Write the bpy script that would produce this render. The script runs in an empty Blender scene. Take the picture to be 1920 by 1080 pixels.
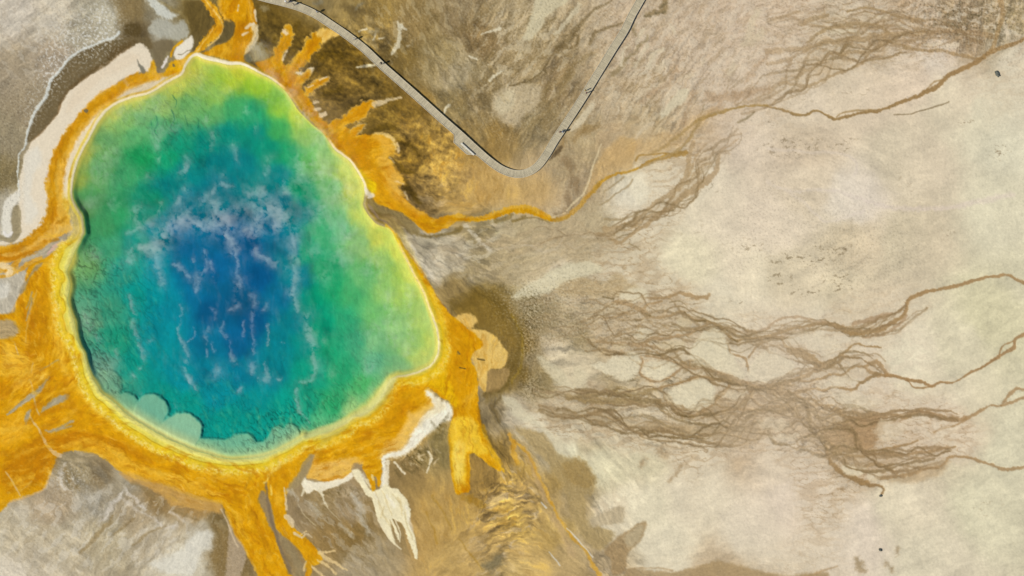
import bpy, bmesh, math, random
import numpy as np
from mathutils import Vector, Matrix
sc = bpy.context.scene
# ------------------------------------------------------------------ camera, sky, sun, exposure
M = 0.14                       # metres per survey unit
CAMH = 250.0
cam = bpy.data.cameras.new("camera"); cam_o = bpy.data.objects.new("camera", cam)
sc.collection.objects.link(cam_o); sc.camera = cam_o
cam_o.location = (0, 0, CAMH)
cam.sensor_width = 36.0
cam.lens = 36.0 * CAMH / (1920 * M)
cam.clip_start = 1.0; cam.clip_end = 20000
SUN_EL, SUN_AZ = math.radians(43), math.atan2(-.42, -.91)      # the sun stands low in the west-south-west of the picture
SUNDIR = Vector((math.cos(SUN_EL) * math.cos(SUN_AZ), math.cos(SUN_EL) * math.sin(SUN_AZ), math.sin(SUN_EL)))
world = bpy.data.worlds.new("World"); sc.world = world; world.use_nodes = True
wn = world.node_tree.nodes; wl = world.node_tree.links
sky = wn.new("ShaderNodeTexSky"); sky.sky_type = 'NISHITA'; sky.sun_disc = False
sky.sun_elevation = SUN_EL
sky.sun_rotation = math.radians(90) - SUN_AZ
sky.altitude = 2200
wl.new(sky.outputs[0], wn["Background"].inputs[0]); wn["Background"].inputs[1].default_value = .075
sun = bpy.data.lights.new("sun", 'SUN'); sun.energy = 3.6; sun.angle = math.radians(.53); sun.color = (1, .95, .87)
sun_o = bpy.data.objects.new("sun", sun); sc.collection.objects.link(sun_o)
sun_o.rotation_euler = SUNDIR.to_track_quat('Z', 'Y').to_euler(); sun_o.location = (-200, -80, 200)
sc.view_settings.view_transform = 'Standard'; sc.view_settings.look = 'None'
sc.view_settings.gamma = 1; sc.view_settings.exposure = .32
sc.cycles.max_bounces = 6; sc.cycles.diffuse_bounces = 2; sc.cycles.transparent_max_bounces = 16; sc.cycles.volume_bounces = 2
U0, U1, V0, V1, STEP, FAR = -150, 2070, -110, 1190, 1.45, 40000.
ALB, STEAM_H, STEAM_D = .92, 1.9, .29
# ------------------------------------------------------------------ ground survey
# All ground features are laid out on a survey grid (u to the east, v to the south,
# one unit = 0.14 m) and baked into a fine terrain mesh: height plus mineral colour.
f32 = np.float32
def axis(lo, hi, step, far):
    core = list(np.arange(lo, hi + step * .5, step))
    g, s, up = step, core[-1], []
    while s < far:
        g *= 1.22; s += g; up.append(s)
    g, s, dn = step, core[0], []
    while s > -far:
        g *= 1.22; s -= g; dn.append(s)
    return np.array(dn[::-1] + core + up, f32)
ug = axis(U0, U1, STEP, FAR)
vg = axis(V0, V1, STEP, FAR)
U, V = np.meshgrid(ug, vg)
NYg, NXg = U.shape
_rs = np.random.RandomState(7)
_ang = _rs.rand(65536).astype(f32) * 2 * np.pi
_GX, _GY = np.cos(_ang), np.sin(_ang)
def perlin(x, y, seed=0):
    xi = np.floor(x); yi = np.floor(y)
    fx = x - xi; fy = y - yi
    xi = xi.astype(np.int32); yi = yi.astype(np.int32)
    def g(ix, iy, dx, dy):
        h = ((ix * 374761393 + iy * 668265263 + seed * 1013904223) & 0x7fffffff)
        h = ((h ^ (h >> 13)) * 1274126177) & 0x7fffffff
        h = (h ^ (h >> 16)) & 65535
        return _GX[h] * dx + _GY[h] * dy
    wx = fx * fx * fx * (fx * (fx * 6 - 15) + 10)
    wy = fy * fy * fy * (fy * (fy * 6 - 15) + 10)
    with np.errstate(over='ignore'):
        a = g(xi, yi, fx, fy); b = g(xi + 1, yi, fx - 1, fy)
        c = g(xi, yi + 1, fx, fy - 1); d = g(xi + 1, yi + 1, fx - 1, fy - 1)
    a = a + (b - a) * wx; c = c + (d - c) * wx
    return (a + (c - a) * wy).astype(f32) * 1.5
def fbm(x, y, scale, octs=3, seed=0, gain=.5, ang=0., stretch=1.):
    ca, sa = math.cos(ang), math.sin(ang)
    X = (x * ca + y * sa) / (scale * stretch); Y = (-x * sa + y * ca) / scale
    s = np.zeros_like(X); a = 1.; t = 0.
    for o in range(octs):
        s += a * perlin(X + 17.3 * o, Y - 9.1 * o, seed + o * 31); t += a
        X, Y = X * 1.62 + Y * 1.17, Y * 1.62 - X * 1.17 if stretch == 1. else Y
        if stretch != 1.:
            X, Y = (x * ca + y * sa) / (scale * stretch) * 2.03 ** (o + 1), (-x * sa + y * ca) / scale * 2.03 ** (o + 1)
        a *= gain
    return s / t
def sst(e0, e1, x):
    t = np.clip((x - e0) / (e1 - e0), 0, 1)
    return t * t * (3 - 2 * t)
# one cloud of irregularity shared by every traced outline
WX = fbm(U, V, 34, 5, 11, .62) * 2.2
WY = fbm(U, V, 34, 5, 97, .62) * 2.2
def hx(c):
    return np.array([int(c[0:2], 16), int(c[2:4], 16), int(c[4:6], 16)], f32) / 255. if isinstance(c, str) else np.array(c, f32) / 255.
def pts(s):
    return np.array([[float(q) for q in p.split(',')] for p in s.split()], f32)
def spline(P, n, closed):
    P = np.asarray(P, f32); m = len(P)
    if n <= 1 or m < 3: return P
    out = []
    rng = range(m) if closed else range(m - 1)
    for i in rng:
        if closed: a, b, c, d = P[i - 1], P[i], P[(i + 1) % m], P[(i + 2) % m]
        else: a, b, c, d = P[max(i - 1, 0)], P[i], P[i + 1], P[min(i + 2, m - 1)]
        for k in range(n):
            t = k / n
            q = .5 * (2 * b + (c - a) * t + (2 * a - 5 * b + 4 * c - d) * t * t + (3 * b - a - 3 * c + d) * t ** 3)
            q[2:] = b[2:] + (c[2:] - b[2:]) * t
            out.append(q)
    if not closed: out.append(P[-1])
    return np.array(out, f32)
def box(P, m):
    i0 = max(np.searchsorted(ug, P[:, 0].min() - m), 0); i1 = min(np.searchsorted(ug, P[:, 0].max() + m), NXg)
    j0 = max(np.searchsorted(vg, P[:, 1].min() - m), 0); j1 = min(np.searchsorted(vg, P[:, 1].max() + m), NYg)
    return slice(j0, j1), slice(i0, i1)
def poly_sd(P, x, y):
    d = np.full(x.shape, 1e12, f32); ins = np.zeros(x.shape, bool)
    for k in range(len(P)):
        ax, ay = P[k - 1][:2]; bx, by = P[k][:2]
        ex, ey = bx - ax, by - ay
        L = ex * ex + ey * ey + 1e-9
        px, py = x - ax, y - ay
        t = np.clip((px * ex + py * ey) / L, 0, 1)
        qx = px - t * ex; qy = py - t * ey
        np.minimum(d, qx * qx + qy * qy, out=d)
        if ay != by:
            c = (ay > y) != (by > y)
            ins ^= c & (x < ex * (y - ay) / (by - ay) + ax)
    d = np.sqrt(d)
    return np.where(ins, d, -d)
COL = np.zeros((NYg, NXg, 3), f32)
HGT = np.zeros((NYg, NXg), f32)
def lay(sl, cov, col, h=0):
    if col is not None:
        c = hx(col)
        COL[sl] += (c - COL[sl]) * cov[..., None]
    if h: HGT[sl] += h * cov
FR = np.zeros_like(U); WN = fbm(U, V, 11, 3, 131, .6); FRK = 1.
def P(col, s, soft=2., a=1., warp=2.5, h=0, n=4):
    Q = spline(pts(s), n, True)
    sl = box(Q, soft + warp * 2 + 2)
    if sl[0].stop <= sl[0].start or sl[1].stop <= sl[1].start: return
    d = poly_sd(Q, U[sl] + WX[sl] * warp, V[sl] + WY[sl] * warp) + FR[sl] * (FRK * min(1.4, .25 + soft * .16))
    lay(sl, sst(-soft, soft, d) * a, col, h)
def S(col, s, soft=1.5, a=1., warp=2.5, h=0, n=4, w=None):
    for part in s.split('|'):
        Q = pts(part)
        if Q.shape[1] == 2: Q = np.concatenate([Q, np.full((len(Q), 1), w or 2., f32)], 1)
        elif w: Q[:, 2] *= w
        Q = spline(Q, n, False)
        sl = box(Q, Q[:, 2].max() + soft + warp * 2 + 2)
        if sl[0].stop <= sl[0].start or sl[1].stop <= sl[1].start: continue
        x = U[sl] + WX[sl] * warp; y = V[sl] + WY[sl] * warp
        cov = np.zeros(x.shape, f32); wm = 1 + .7 * FRK * WN[sl]
        for k in range(len(Q) - 1):
            ax, ay, aw = Q[k]; bx, by, bw = Q[k + 1]
            ex, ey = bx - ax, by - ay; L = ex * ex + ey * ey + 1e-9
            px, py = x - ax, y - ay
            t = np.clip((px * ex + py * ey) / L, 0, 1)
            d = np.sqrt((px - t * ex) ** 2 + (py - t * ey) ** 2)
            ww = (aw + (bw - aw) * t) * wm
            np.maximum(cov, (ww + soft - d) / (2 * soft), out=cov)
        cov = np.clip(cov + (FR[sl] * FRK * .16 * (cov > .02) if Q[:, 2].max() > 2.2 else 0), 0, 1); cov = cov * cov * (3 - 2 * cov)
        lay(sl, cov * a, col, h)
def field(data, chans, R=55., warp=14., power=2.6):
    """scattered colour samples blended into a smooth field"""
    D = [[float(q) for q in r.split(',')] for r in data.split()]
    D = np.array(D, f32)
    x = np.clip(U, -260, 2180)[::2, ::2] + WX[::2, ::2] * warp; y = np.clip(V, -180, 1260)[::2, ::2] + WY[::2, ::2] * warp
    den = np.zeros(x.shape, f32); num = np.zeros(x.shape + (chans,), f32)
    for r in D:
        w = 1. / ((x - r[0]) ** 2 + (y - r[1]) ** 2 + R * R * .25) ** power * 1e9
        den += w; num += w[..., None] * r[2:2 + chans]
    num /= den[..., None]
    out = np.repeat(np.repeat(num, 2, 0), 2, 1)[:NYg, :NXg]
    out[:, 1:-1] = (out[:, :-2] + 2 * out[:, 1:-1] + out[:, 2:]) * .25
    out[1:-1] = (out[:-2] + 2 * out[1:-1] + out[2:]) * .25
    return out
# ------------------------------------------------------------------ mineral crust, base colours
BASE = """
20,20,196,185,165 100,40,194,182,158 30,130,164,148,120 100,110,166,150,125 60,200,150,134,105 20,260,152,138,108 150,60,172,162,136
200,40,178,170,145 245,20,132,112,72 255,58,98,82,52 300,25,150,140,112 310,55,168,160,138 330,85,138,124,86 360,30,118,98,50
-60,60,190,178,155 -60,300,150,135,100 0,330,132,116,78 10,385,172,162,138 -60,420,180,170,150
500,60,104,84,38 560,90,108,86,38 640,105,112,88,36 640,150,128,104,58 700,165,128,104,54 780,215,150,120,62 720,215,136,108,46
830,285,178,140,68 780,290,132,102,42 750,340,110,86,42 820,350,180,145,80 900,350,190,156,100 960,355,196,166,112 1000,380,190,160,112
1060,330,150,126,82 1085,350,150,126,88 1030,350,190,158,106 870,380,180,148,88 790,385,130,105,60
600,5,150,130,84 640,30,165,140,84 700,40,168,140,80 760,60,165,140,92 750,95,138,114,62 820,110,172,152,108 860,140,186,170,136
900,60,148,124,86 880,20,160,140,106 940,30,185,165,128 1000,40,190,170,132 900,180,150,130,92 850,200,156,136,92 960,200,190,172,138
880,250,150,126,78 940,260,150,120,64 1000,240,140,120,78 1040,150,150,126,88 1000,130,178,154,110 1080,60,180,156,116 1150,30,184,160,122
1220,25,158,138,98 1300,60,192,168,132 1200,120,176,152,116 1150,180,176,150,110 1250,150,190,166,134 1400,40,202,178,148 1200,250,176,146,92
1150,260,172,142,96 1300,240,186,156,112 1100,250,164,140,92 1060,290,150,126,82
1480,60,196,170,136 1500,20,200,176,144 1600,20,198,180,150 1700,20,180,160,125 1800,20,140,118,78 1850,40,145,125,82 1820,60,120,98,60
1900,30,160,142,90 1480,100,206,188,160 1540,90,190,164,124 1640,60,186,160,118 1500,180,210,194,166 1600,170,208,192,162
1700,130,206,190,160 1750,90,210,200,175 1880,70,170,160,120 1905,100,205,202,170 1800,180,205,195,162 1850,200,206,202,168 1900,250,208,205,172
1700,300,204,192,160 1500,280,200,182,152 1900,400,204,200,166 1500,350,206,190,160 1600,380,214,202,178 1600,450,202,186,152 1300,330,214,202,174
1340,400,216,202,172 1450,420,214,198,170 1700,450,200,188,154 1400,250,212,196,168 1400,140,208,190,160 1350,170,205,185,155
1850,600,200,196,155 1400,520,220,206,174 1300,490,214,202,168 1600,560,204,190,156 1480,520,205,190,158 1250,500,214,202,168
800,445,170,158,130 850,480,178,164,134 900,425,160,142,100 950,425,182,168,130 1000,430,176,160,120 1060,430,176,156,116
820,500,190,178,150 850,540,150,126,76 900,505,164,146,106 960,470,182,164,122 1000,515,208,192,152 1060,500,214,204,170 1100,470,186,166,122
1120,430,180,165,128 1180,380,218,208,182 1200,360,216,206,178 1010,450,184,168,128 1100,530,178,158,118 1150,530,206,194,160
900,560,122,98,42 950,600,120,94,36 975,640,118,90,34 970,700,112,86,32 1010,600,112,92,48 1060,610,134,114,66 1100,580,150,130,86 1000,575,115,98,56
1150,620,172,148,108 1040,660,200,184,150 1080,690,200,184,150 1000,680,140,120,80 1010,720,150,130,86 1200,600,190,168,130 1350,560,216,204,174
1250,590,196,174,138 1400,590,218,204,174 1150,560,176,154,112
930,770,120,100,60 960,775,190,176,145 1000,800,206,198,166 1060,830,212,204,170 1120,870,206,196,160 1050,780,178,158,118 1130,760,150,126,82
1300,930,216,202,172 1500,930,216,200,174 1700,950,206,196,164 1850,950,202,198,162 1400,810,180,152,112 1450,800,176,146,106 1350,770,178,152,112 1600,830,166,136,94
1300,850,212,198,168 1460,850,208,192,162 1700,840,196,180,145 1800,820,204,196,160 1900,840,204,200,164 1500,770,196,176,142 1560,790,176,148,106
1100,820,196,180,140 1200,790,190,170,130 1250,800,186,164,124 1200,850,208,196,160
1450,690,216,204,174 1600,700,212,200,172 1700,650,208,200,168 1800,640,206,200,164 1750,750,208,200,166 1560,640,206,196,168
30,1000,192,178,148 120,1010,190,176,146 100,950,178,158,126 150,880,150,134,100 190,890,130,112,80 180,940,170,160,138 230,900,160,148,122
200,1000,180,166,134 250,960,168,150,118 300,1000,188,174,146 350,1050,206,196,170 380,1000,190,180,156 420,1030,130,106,62 300,935,150,122,76 370,950,166,132,78
-60,1000,190,176,146 410,990,120,98,54 60,1060,196,182,154
600,940,156,132,88 650,950,160,138,102 570,960,150,128,92 620,1000,148,120,72 700,1040,166,146,108 660,1000,140,112,62 680,1060,170,152,118 800,1000,182,146,88
780,900,140,115,70 860,960,158,124,64 820,870,166,142,88 820,950,175,140,80 900,1040,190,160,110 960,965,208,168,84 980,1060,206,176,118 920,1065,150,132,94
900,1000,190,152,88 1040,900,160,132,76 1075,935,166,144,102 1070,1040,178,158,120 1040,1000,196,166,100 1010,960,190,160,100 990,930,180,150,96
950,840,140,110,50 980,870,176,140,66 1020,860,176,160,124 850,1060,178,150,98 900,900,130,100,48
720,960,150,125,80 1150,970,214,200,168 1200,950,216,204,172 1130,1060,178,156,118 1250,1030,214,202,172 1400,1000,214,200,172 1350,1070,190,168,134
1600,1000,212,198,172 1750,1040,204,196,164 1950,500,200,196,160 2100,300,200,196,160 2100,900,200,196,160 2000,700,200,196,158 1500,1200,205,190,160 600,1200,160,135,90 1000,1200,190,160,110
2000,50,165,150,105 1000,-120,180,156,116 600,-100,140,118,72 1400,-120,196,170,136 200,-120,160,148,120 -160,700,190,130,30 0,1200,190,176,146
"""
COL[:] = field(BASE, 3, R=34, warp=7.) / 255.
COL *= (1 + .045 * sst(.62, .76, COL.mean(-1)))[..., None] * np.array([1., 1., .995], f32)
P('c09c58', '770,900 830,880 900,870 960,830 1000,860 1040,940 1070,1000 1110,1060 1130,1130 760,1130 780,1040 760,960', 26, .5, 5)
P('c4a05c', '790,980 850,940 950,1000 900,1080 820,1090', 22, .35, 5)
P('b8924a', '800,235 850,260 900,300 960,330 1030,330 1040,370 1000,388 930,385 860,395 800,385 770,340 790,300', 18, .4, 5)
tm = np.exp(-((U - 800) / 230) ** 4 - ((V - 90) / 170) ** 4) + .8 * np.exp(-((U - 1060) / 120) ** 2 - ((V - 130) / 160) ** 2)
COL *= 1 - np.clip(tm, 0, 1)[..., None] * np.array([.07, .085, .14], f32)
# direction (degrees, along the flow), streak strength, speckle strength
FLOW = """
120,300,100,.8,0 95,400,95,.8,0 200,170,145,.8,0 60,455,165,.9,0 445,60,95,1,.1 400,50,100,1,0 540,80,110,1,0 580,100,125,1,0 690,205,150,1,0 700,280,165,1,0 720,350,35,1.1,0 780,410,30,1.1,0 850,412,170,1,0 620,250,140,.6,0
60,560,75,1.3,0 30,650,20,1.3,0 60,720,140,1.4,0 30,820,150,1.1,0 100,640,100,1,0 120,780,150,1.1,0 150,830,10,1.2,0 250,870,30,1.2,0 350,900,20,1.2,0 430,900,20,.9,0 460,1000,60,1.2,0 500,950,90,1.2,0 530,960,90,1.1,0 570,1020,50,1.1,0
680,850,160,.6,.1 760,740,150,.7,0 850,640,70,1.2,0 870,720,95,1.2,0 870,850,90,1.2,0 920,840,65,1.2,0 730,950,80,1,0 640,890,160,.7,0
60,60,145,.8,.5 160,40,140,.6,.9 60,220,115,.4,1.2 20,350,100,.5,1.2 300,50,60,.4,.8 250,40,90,.5,.4 540,60,110,.5,.3 640,130,25,.8,.3 720,200,40,.8,.4
830,280,120,.7,.3 900,330,95,.7,.4 1000,360,92,.8,.3 1080,320,100,.8,.6 850,130,55,.9,.8 900,200,60,.9,.9 760,60,75,.6,.6 950,80,125,.9,1.1 1000,200,130,1.1,1.0
1080,60,128,1.1,1.0 1150,150,125,1.,.8 1250,100,125,1.2,.8 1350,60,135,.9,.7 1250,200,125,1.2,.6 1200,280,130,.8,.2 1450,60,160,.7,.8 1600,60,170,1.,.7 1800,60,95,1.2,1.4
1600,180,160,.4,.4 1800,150,160,.4,.3 1400,250,160,.5,.5 1600,300,20,.5,.4 1800,300,160,.6,.3 1450,450,170,.5,.8 1300,380,150,.5,.4 1600,480,160,.5,.9 1850,450,150,.7,.3
1200,500,165,.7,.3 900,470,25,1.1,.5 1000,470,155,1.,.4 830,520,45,1.,.8 1050,610,5,1.,1.3 1000,580,20,.5,1.8 960,640,100,.7,.6 1150,600,170,1.3,1.0 1300,640,170,1.,.2
1100,700,170,.9,.5 1200,760,8,1.3,.5 1450,560,170,.4,.4 1600,600,160,.6,.3 1800,600,150,1.1,.2 1400,740,170,1.2,.3 1550,800,160,1.2,.4 1700,760,165,.8,.2 1850,750,155,.9,.2
1800,870,155,1.1,.2 1650,870,165,1.2,.3 1000,800,30,.9,.3 1150,850,40,.8,.4 1300,950,160,.4,.3 1500,950,5,.5,.2 1700,980,160,.7,.2 1880,1000,155,.9,.2
60,1000,35,1.2,.6 150,900,50,1.3,.9 250,970,120,1.2,.6 350,1000,120,.9,.3 420,1040,85,.6,.8 600,960,45,1.1,.4 650,1030,45,1.2,.4 760,960,60,1.,.3 850,950,80,1.,.3
950,960,165,1.8,.2 900,1040,150,1.2,.3 1000,1050,20,.8,.3 1060,980,55,1.2,.3 1080,900,70,.9,.5 1000,860,55,1.,.3 880,880,85,.8,.3
"""
FLOW = ' '.join('%s,%s,%g,%g,%s,%s' % (r[0], r[1], math.cos(math.radians(2 * float(r[2]))), math.sin(math.radians(2 * float(r[2]))), r[3], r[4]) for r in (q.split(',') for q in FLOW.split()))
FL = field(FLOW, 4, R=60, warp=5.)
fang = np.degrees(np.arctan2(FL[..., 1], FL[..., 0])) * .5 % 180; fstr = FL[..., 2]; fspk = FL[..., 3]
fstr = fstr * (1 - .45 * sst(1500, 1700, U) * sst(120, 220, V)) * (1 - .5 * sst(830, 900, V) * sst(1130, 1060, U) * (1 - np.exp(-((U - 948) / 80) ** 2)))
streak = np.zeros_like(U); ridge = np.zeros_like(U); wsum = np.zeros_like(U)
for k in range(9):
    a0 = k * 20.
    dd = np.abs((fang - a0 + 90) % 180 - 90)
    w = np.clip(1 - dd / 20., 0, 1)
    m = w > 0
    if not m.any(): continue
    x = U[m] + WX[m] * 5; y = V[m] + WY[m] * 5
    s = fbm(x, y, 4.5, 3, 200 + k, .6, math.radians(a0), 5.)
    r = fbm(x, y, 15, 3, 300 + k, .55, math.radians(a0), 3.6)
    streak[m] += s * w[m]; ridge[m] += r * w[m]; wsum[m] += w[m]
streak /= np.maximum(wsum, .2); ridge /= np.maximum(wsum, .2)
FR = (streak * 2.2 + fbm(U, V, 6, 2, 141, .6) * 1.4) * 1.6
blotch = fbm(U, V, 70, 5, 41, .6)
grain = fbm(U, V, 5, 2, 51, .7)
speck = fbm(U, V, 3.6, 2, 61, .6)
OUTER = (np.maximum(np.abs(U - 960) - 1250, np.abs(V - 540) - 800) / 500).clip(0, 1)
def shade(m):   # multiply the mineral tone
    global COL
    COL *= (1 + m)[..., None]
shade(ridge * .40 * fstr * (1 - .55 * sst(.68, .8, COL.mean(-1))) + blotch * .10)
# braided wash channels on the flats (thin meandering threads between pale islands)
BR = field("""1150,600,1. 1200,640,1. 1280,600,.9 1120,560,.6 1060,620,.35 1250,560,.6 1340,590,.2 1200,690,.4 1320,760,.8 1400,760,1. 1480,790,1. 1560,740,.9 1550,820,1. 1650,820,.8 1750,830,.6 1650,760,.5
1380,800,.9 1280,800,.7 1200,790,.7 1480,640,.5 1560,620,.4 1640,620,.3 1400,640,.5 1750,900,.0 1850,700,0 1700,680,.1 1500,560,0 1400,520,0 1260,700,.2 1290,730,0 1360,680,0 1170,700,0 1100,660,0 1070,690,.1 1100,760,.8
1500,90,.7 1600,60,.8 1700,60,.7 1560,170,.1 1450,150,.3 1700,150,.0 1800,50,.3 1300,180,.4 1200,100,.5 1260,330,.5 1300,310,.6 1200,400,.5 1180,430,.7 1240,380,.5 1190,370,.1 1350,330,.1 1330,400,0 1400,350,0 1150,420,.3
1300,480,0 1600,450,0 1800,400,0 1400,900,0 1700,950,0 1200,900,0 1100,880,.1 800,400,0 900,480,.1 300,400,0 300,900,0 900,950,0 1000,100,.2 850,100,0 600,100,0 100,100,0 -60,500,0 1900,900,0 2000,600,0 1550,710,.8 1620,710,.3""", 1, R=34, warp=5)[..., 0]
BR = np.clip(BR * 1.15, 0, 1)
COL += (np.array([.835, .77, .645], f32) - COL) * (sst(.05, .6, BR) * .62)[..., None]
xb = U + WX * 3.5; yb = V + WY * 3.5
def thread(sc, seed, ang, st, lo, hi):
    n1 = np.abs(fbm(xb, yb, sc, 2, seed, .42, math.radians(ang), st)) * 5.2
    return 1 - sst(lo, hi, n1)
den = sst(-.35, .35, fbm(U, V, 60, 2, 99, .5, 0, 2.))
wide = thread(21, 71, -8, 3.2, .12, 1.2); thin = thread(13, 83, 4, 3.4, .05, .5); hair = thread(8, 87, -4, 4., .0, .4)
br = np.clip(wide * (.45 + .5 * den) + thin * .75, 0, 1) * sst(.1, .75, BR)
COL += (np.array([.655, .535, .375], f32) - COL) * (br * .42)[..., None]
COL += (np.array([.50, .39, .23], f32) - COL) * (np.clip(thread(13, 83, 4, 3.4, .0, .2) * .6 + hair * .45 * (1 - den), 0, 1) * sst(.2, .9, BR) * .55)[..., None]
# crust patches and veins with crisp edges on the rougher ground
vein = np.zeros_like(U); patch = np.zeros_like(U)
for k in range(9):
    a0 = k * 20.
    w = np.clip(1 - np.abs((fang - a0 + 90) % 180 - 90) / 20., 0, 1); m = w > 0
    if not m.any(): continue
    x = U[m] + WX[m] * 3.5; y = V[m] + WY[m] * 3.5
    vein[m] += w[m] * (1 - sst(.0, .55, np.abs(fbm(x, y, 26, 3, 1300 + k, .5, math.radians(a0), 3.4)) * 5))
    patch[m] += w[m] * sst(.14, .24, fbm(x, y, 22, 4, 1400 + k, .5, math.radians(a0), 2.6))
rough = sst(.62, 1.15, fstr)
luma = COL.mean(-1)
COL += (np.array([.80, .72, .58], f32) * sst(.2, .55, luma)[..., None] - COL) * (patch * rough * .6 * sst(.38, .6, luma))[..., None]
COL *= (1 - .20 * vein * rough * sst(500, 620, U + 500 * sst(300, 100, V))  * (1 - .5 * sst(.6, .8, luma)))[..., None]
def marble(mask, ang, sc, st, seed, cream, dark, a1, a2):
    m = mask > .02
    x = U[m] + WX[m] * 4; y = V[m] + WY[m] * 4
    n1 = fbm(x, y, sc, 4, seed, .52, math.radians(ang), st); n2 = fbm(x, y, sc * .8, 3, seed + 5, .5, math.radians(ang), st * 1.3)
    k = mask[m]
    c = COL[m]
    c += (hx(cream) - c) * (sst(.10, .19, n1) * k * a1)[:, None]
    c += (hx(dark) - c) * (((1 - sst(0, .09, np.abs(n2 + .05))) * (1 - sst(.05, .15, n1)) + .8 * sst(.14, .26, -n1)) * k * a2)[:, None]
    COL[m] = c; HGT[m] += .04 * sst(.10, .19, n1) * k
marble(np.exp(-((U - 1290) / 170) ** 4 - ((V - 100) / 130) ** 4), 128, 13, 3.2, 2301, 'd3c4a4', '8f7850', .62, .42)
marble(np.exp(-((U - 980) / 110) ** 4 - ((V - 110) / 120) ** 4), 128, 15, 2.6, 2311, 'cdbd98', '6f5c36', .5, .42)
marble(.9 * np.exp(-((U - 780) / 120) ** 4 - ((V - 60) / 90) ** 4), 60, 14, 2.2, 2321, 'c6b58a', '6a5730', .38, .4)
marble(.8 * np.exp(-((U - 1600) / 200) ** 4 - ((V - 60) / 70) ** 4), 172, 11, 3.2, 2331, 'd8ccac', '8d7850', .55, .4)
marble(np.exp(-((U - 1830) / 110) ** 4 - ((V - 40) / 40) ** 4), 5, 9, 2.2, 2341, 'd8d0b0', '5f5434', .5, .5)
marble(.8 * np.exp(-((U - 930) / 130) ** 4 - ((V - 470) / 50) ** 4), 158, 13, 3., 2351, 'd8ccae', '94805a', .5, .35)
marble(.9 * np.exp(-((U - 640) / 90) ** 4 - ((V - 990) / 80) ** 4), 45, 13, 3., 2361, 'bcae90', '7a6334', .45, .4)
marble(.8 * np.exp(-((U - 200) / 230) ** 4 - ((V - 990) / 95) ** 4), 130, 16, 2.4, 2371, 'd8cfba', '94815e', .5, .35)
marble(.8 * np.exp(-((U - 90) / 110) ** 4 - ((V - 70) / 80) ** 4), 40, 17, 2.2, 2381, 'cdc3ae', '93836a', .5, .3)
# ------------------------------------------------------------------ the flats east of the spring
TAN = 'a58a5e'; TD = '94784a'; CRM = 'd8caa6'
P('b4a078', '960,400 1035,416 1085,392 1125,372 1122,395 1140,410 1140,432 1128,452 1108,465 1107,490 1070,492 1050,487 1010,520 960,535 905,520 930,470 940,430', 6, .55, 3)
P('b39a6c', '1048,526 1085,518 1132,530 1158,512 1178,530 1200,545 1150,556 1090,556 1040,550', 6, .6, 4)
xi = U + WX * 5; yi = V + WY * 5
n1_ = fbm(xi, yi, 26, 3, 1901, .5, math.radians(-8), 2.0); n2_ = fbm(xi, yi, 13, 3, 1903, .5, math.radians(6), 2.4)
isl = np.maximum(sst(.13, .22, np.abs(n1_)), .8 * sst(.17, .26, np.abs(n2_)))
CB = np.clip(np.exp(-((U - 1400) / 330) ** 4 - ((V - 700 - (U - 1400) * .12) / 135) ** 4) * sst(1090, 1180, U) + .8 * np.exp(-((U - 1580) / 150) ** 2 - ((V - 95) / 55) ** 2) + .6 * np.exp(-((U - 1240) / 80) ** 2 - ((V - 380) / 60) ** 2), 0, 1)
COL += (np.array([.85, .79, .665], f32) - COL) * (isl * CB * .62)[..., None]
HGT += isl * CB * .03
C1 = '1385,258,1.5 1372,270,1.5 1350,285,2 1345,302,4 1340,325,5 1315,345,8 1285,365,6 1260,385,4.5 1225,410,4 1205,425,3.5 1180,442,3 1160,455,3.5 1147,447,4 1122,440,6'
S('a88c62', C1, 1.8, .8, 2, -.03)
S('ab9066', '1300,270,5 1292,290,5 1290,315,4 1282,342,6 1255,365,5 1222,385,4 1210,397,3 1190,412,3 1167,425,4 1135,430,7|1325,270,2 1310,285,2 1300,310,2 1292,330,2.5|1345,300,2 1315,315,2 1295,335,2 1288,345,3|1285,365,4 1250,395,3 1215,405,3 1185,428,2 1160,432,2', 1.8, .75, 2, -.03)
S('a08a62', '1187,335,1.8 1177,350,1.8 1150,367,1.6 1125,385,2|1170,332,2 1150,347,1.6 1132,360,1.8|1135,410,2.5 1172,410,2 1195,400,1.5 1215,392,1.5|1180,455,1.5 1200,468,1.2', 1.5, .7, 2)
# northern river
S('96794a', '1440,200,1.8 1470,207,2.2 1505,217,2.6 1530,207,2 1547,215,2.4 1567,224,3 1595,217,2.6 1630,209,3 1652,207,3 1680,195,3.2 1715,182,3.6 1735,172,4 1760,160,4.6 1777,142,4 1802,130,4.2 1830,117,4.6 1852,102,4.5 1870,92,4 1902,82,3.6 1930,68,3.5 1990,50,3', 1.4, .92, 1.6, -.06)
S('9c8050', '1567,224,1.6 1575,214,1.6 1600,208,2 1640,206,2|1735,172,1.5 1745,160,1.8 1755,152,1.5 1775,148,1.5|1852,105,3 1862,87,3 1872,55,4 1880,25,5 1870,-20,5', 1.4, .7, 1.6)
S('a48a60', '1380,196,1.5 1410,188,2 1440,175,2.4 1465,157,4 1510,161,4 1547,150,2.5 1580,132,3.2 1615,120,2 1627,103,2 1647,82,3.5 1662,66,4|1460,158,3 1490,147,2.5 1507,135,3.5 1540,117,4 1552,102,3 1590,98,3 1625,98,3 1650,85,3|1440,95,5 1500,92,5 1560,78,5 1620,72,6 1665,68,7|1440,120,3 1480,112,4', 2, .72, 2.5, -.03)
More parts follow.
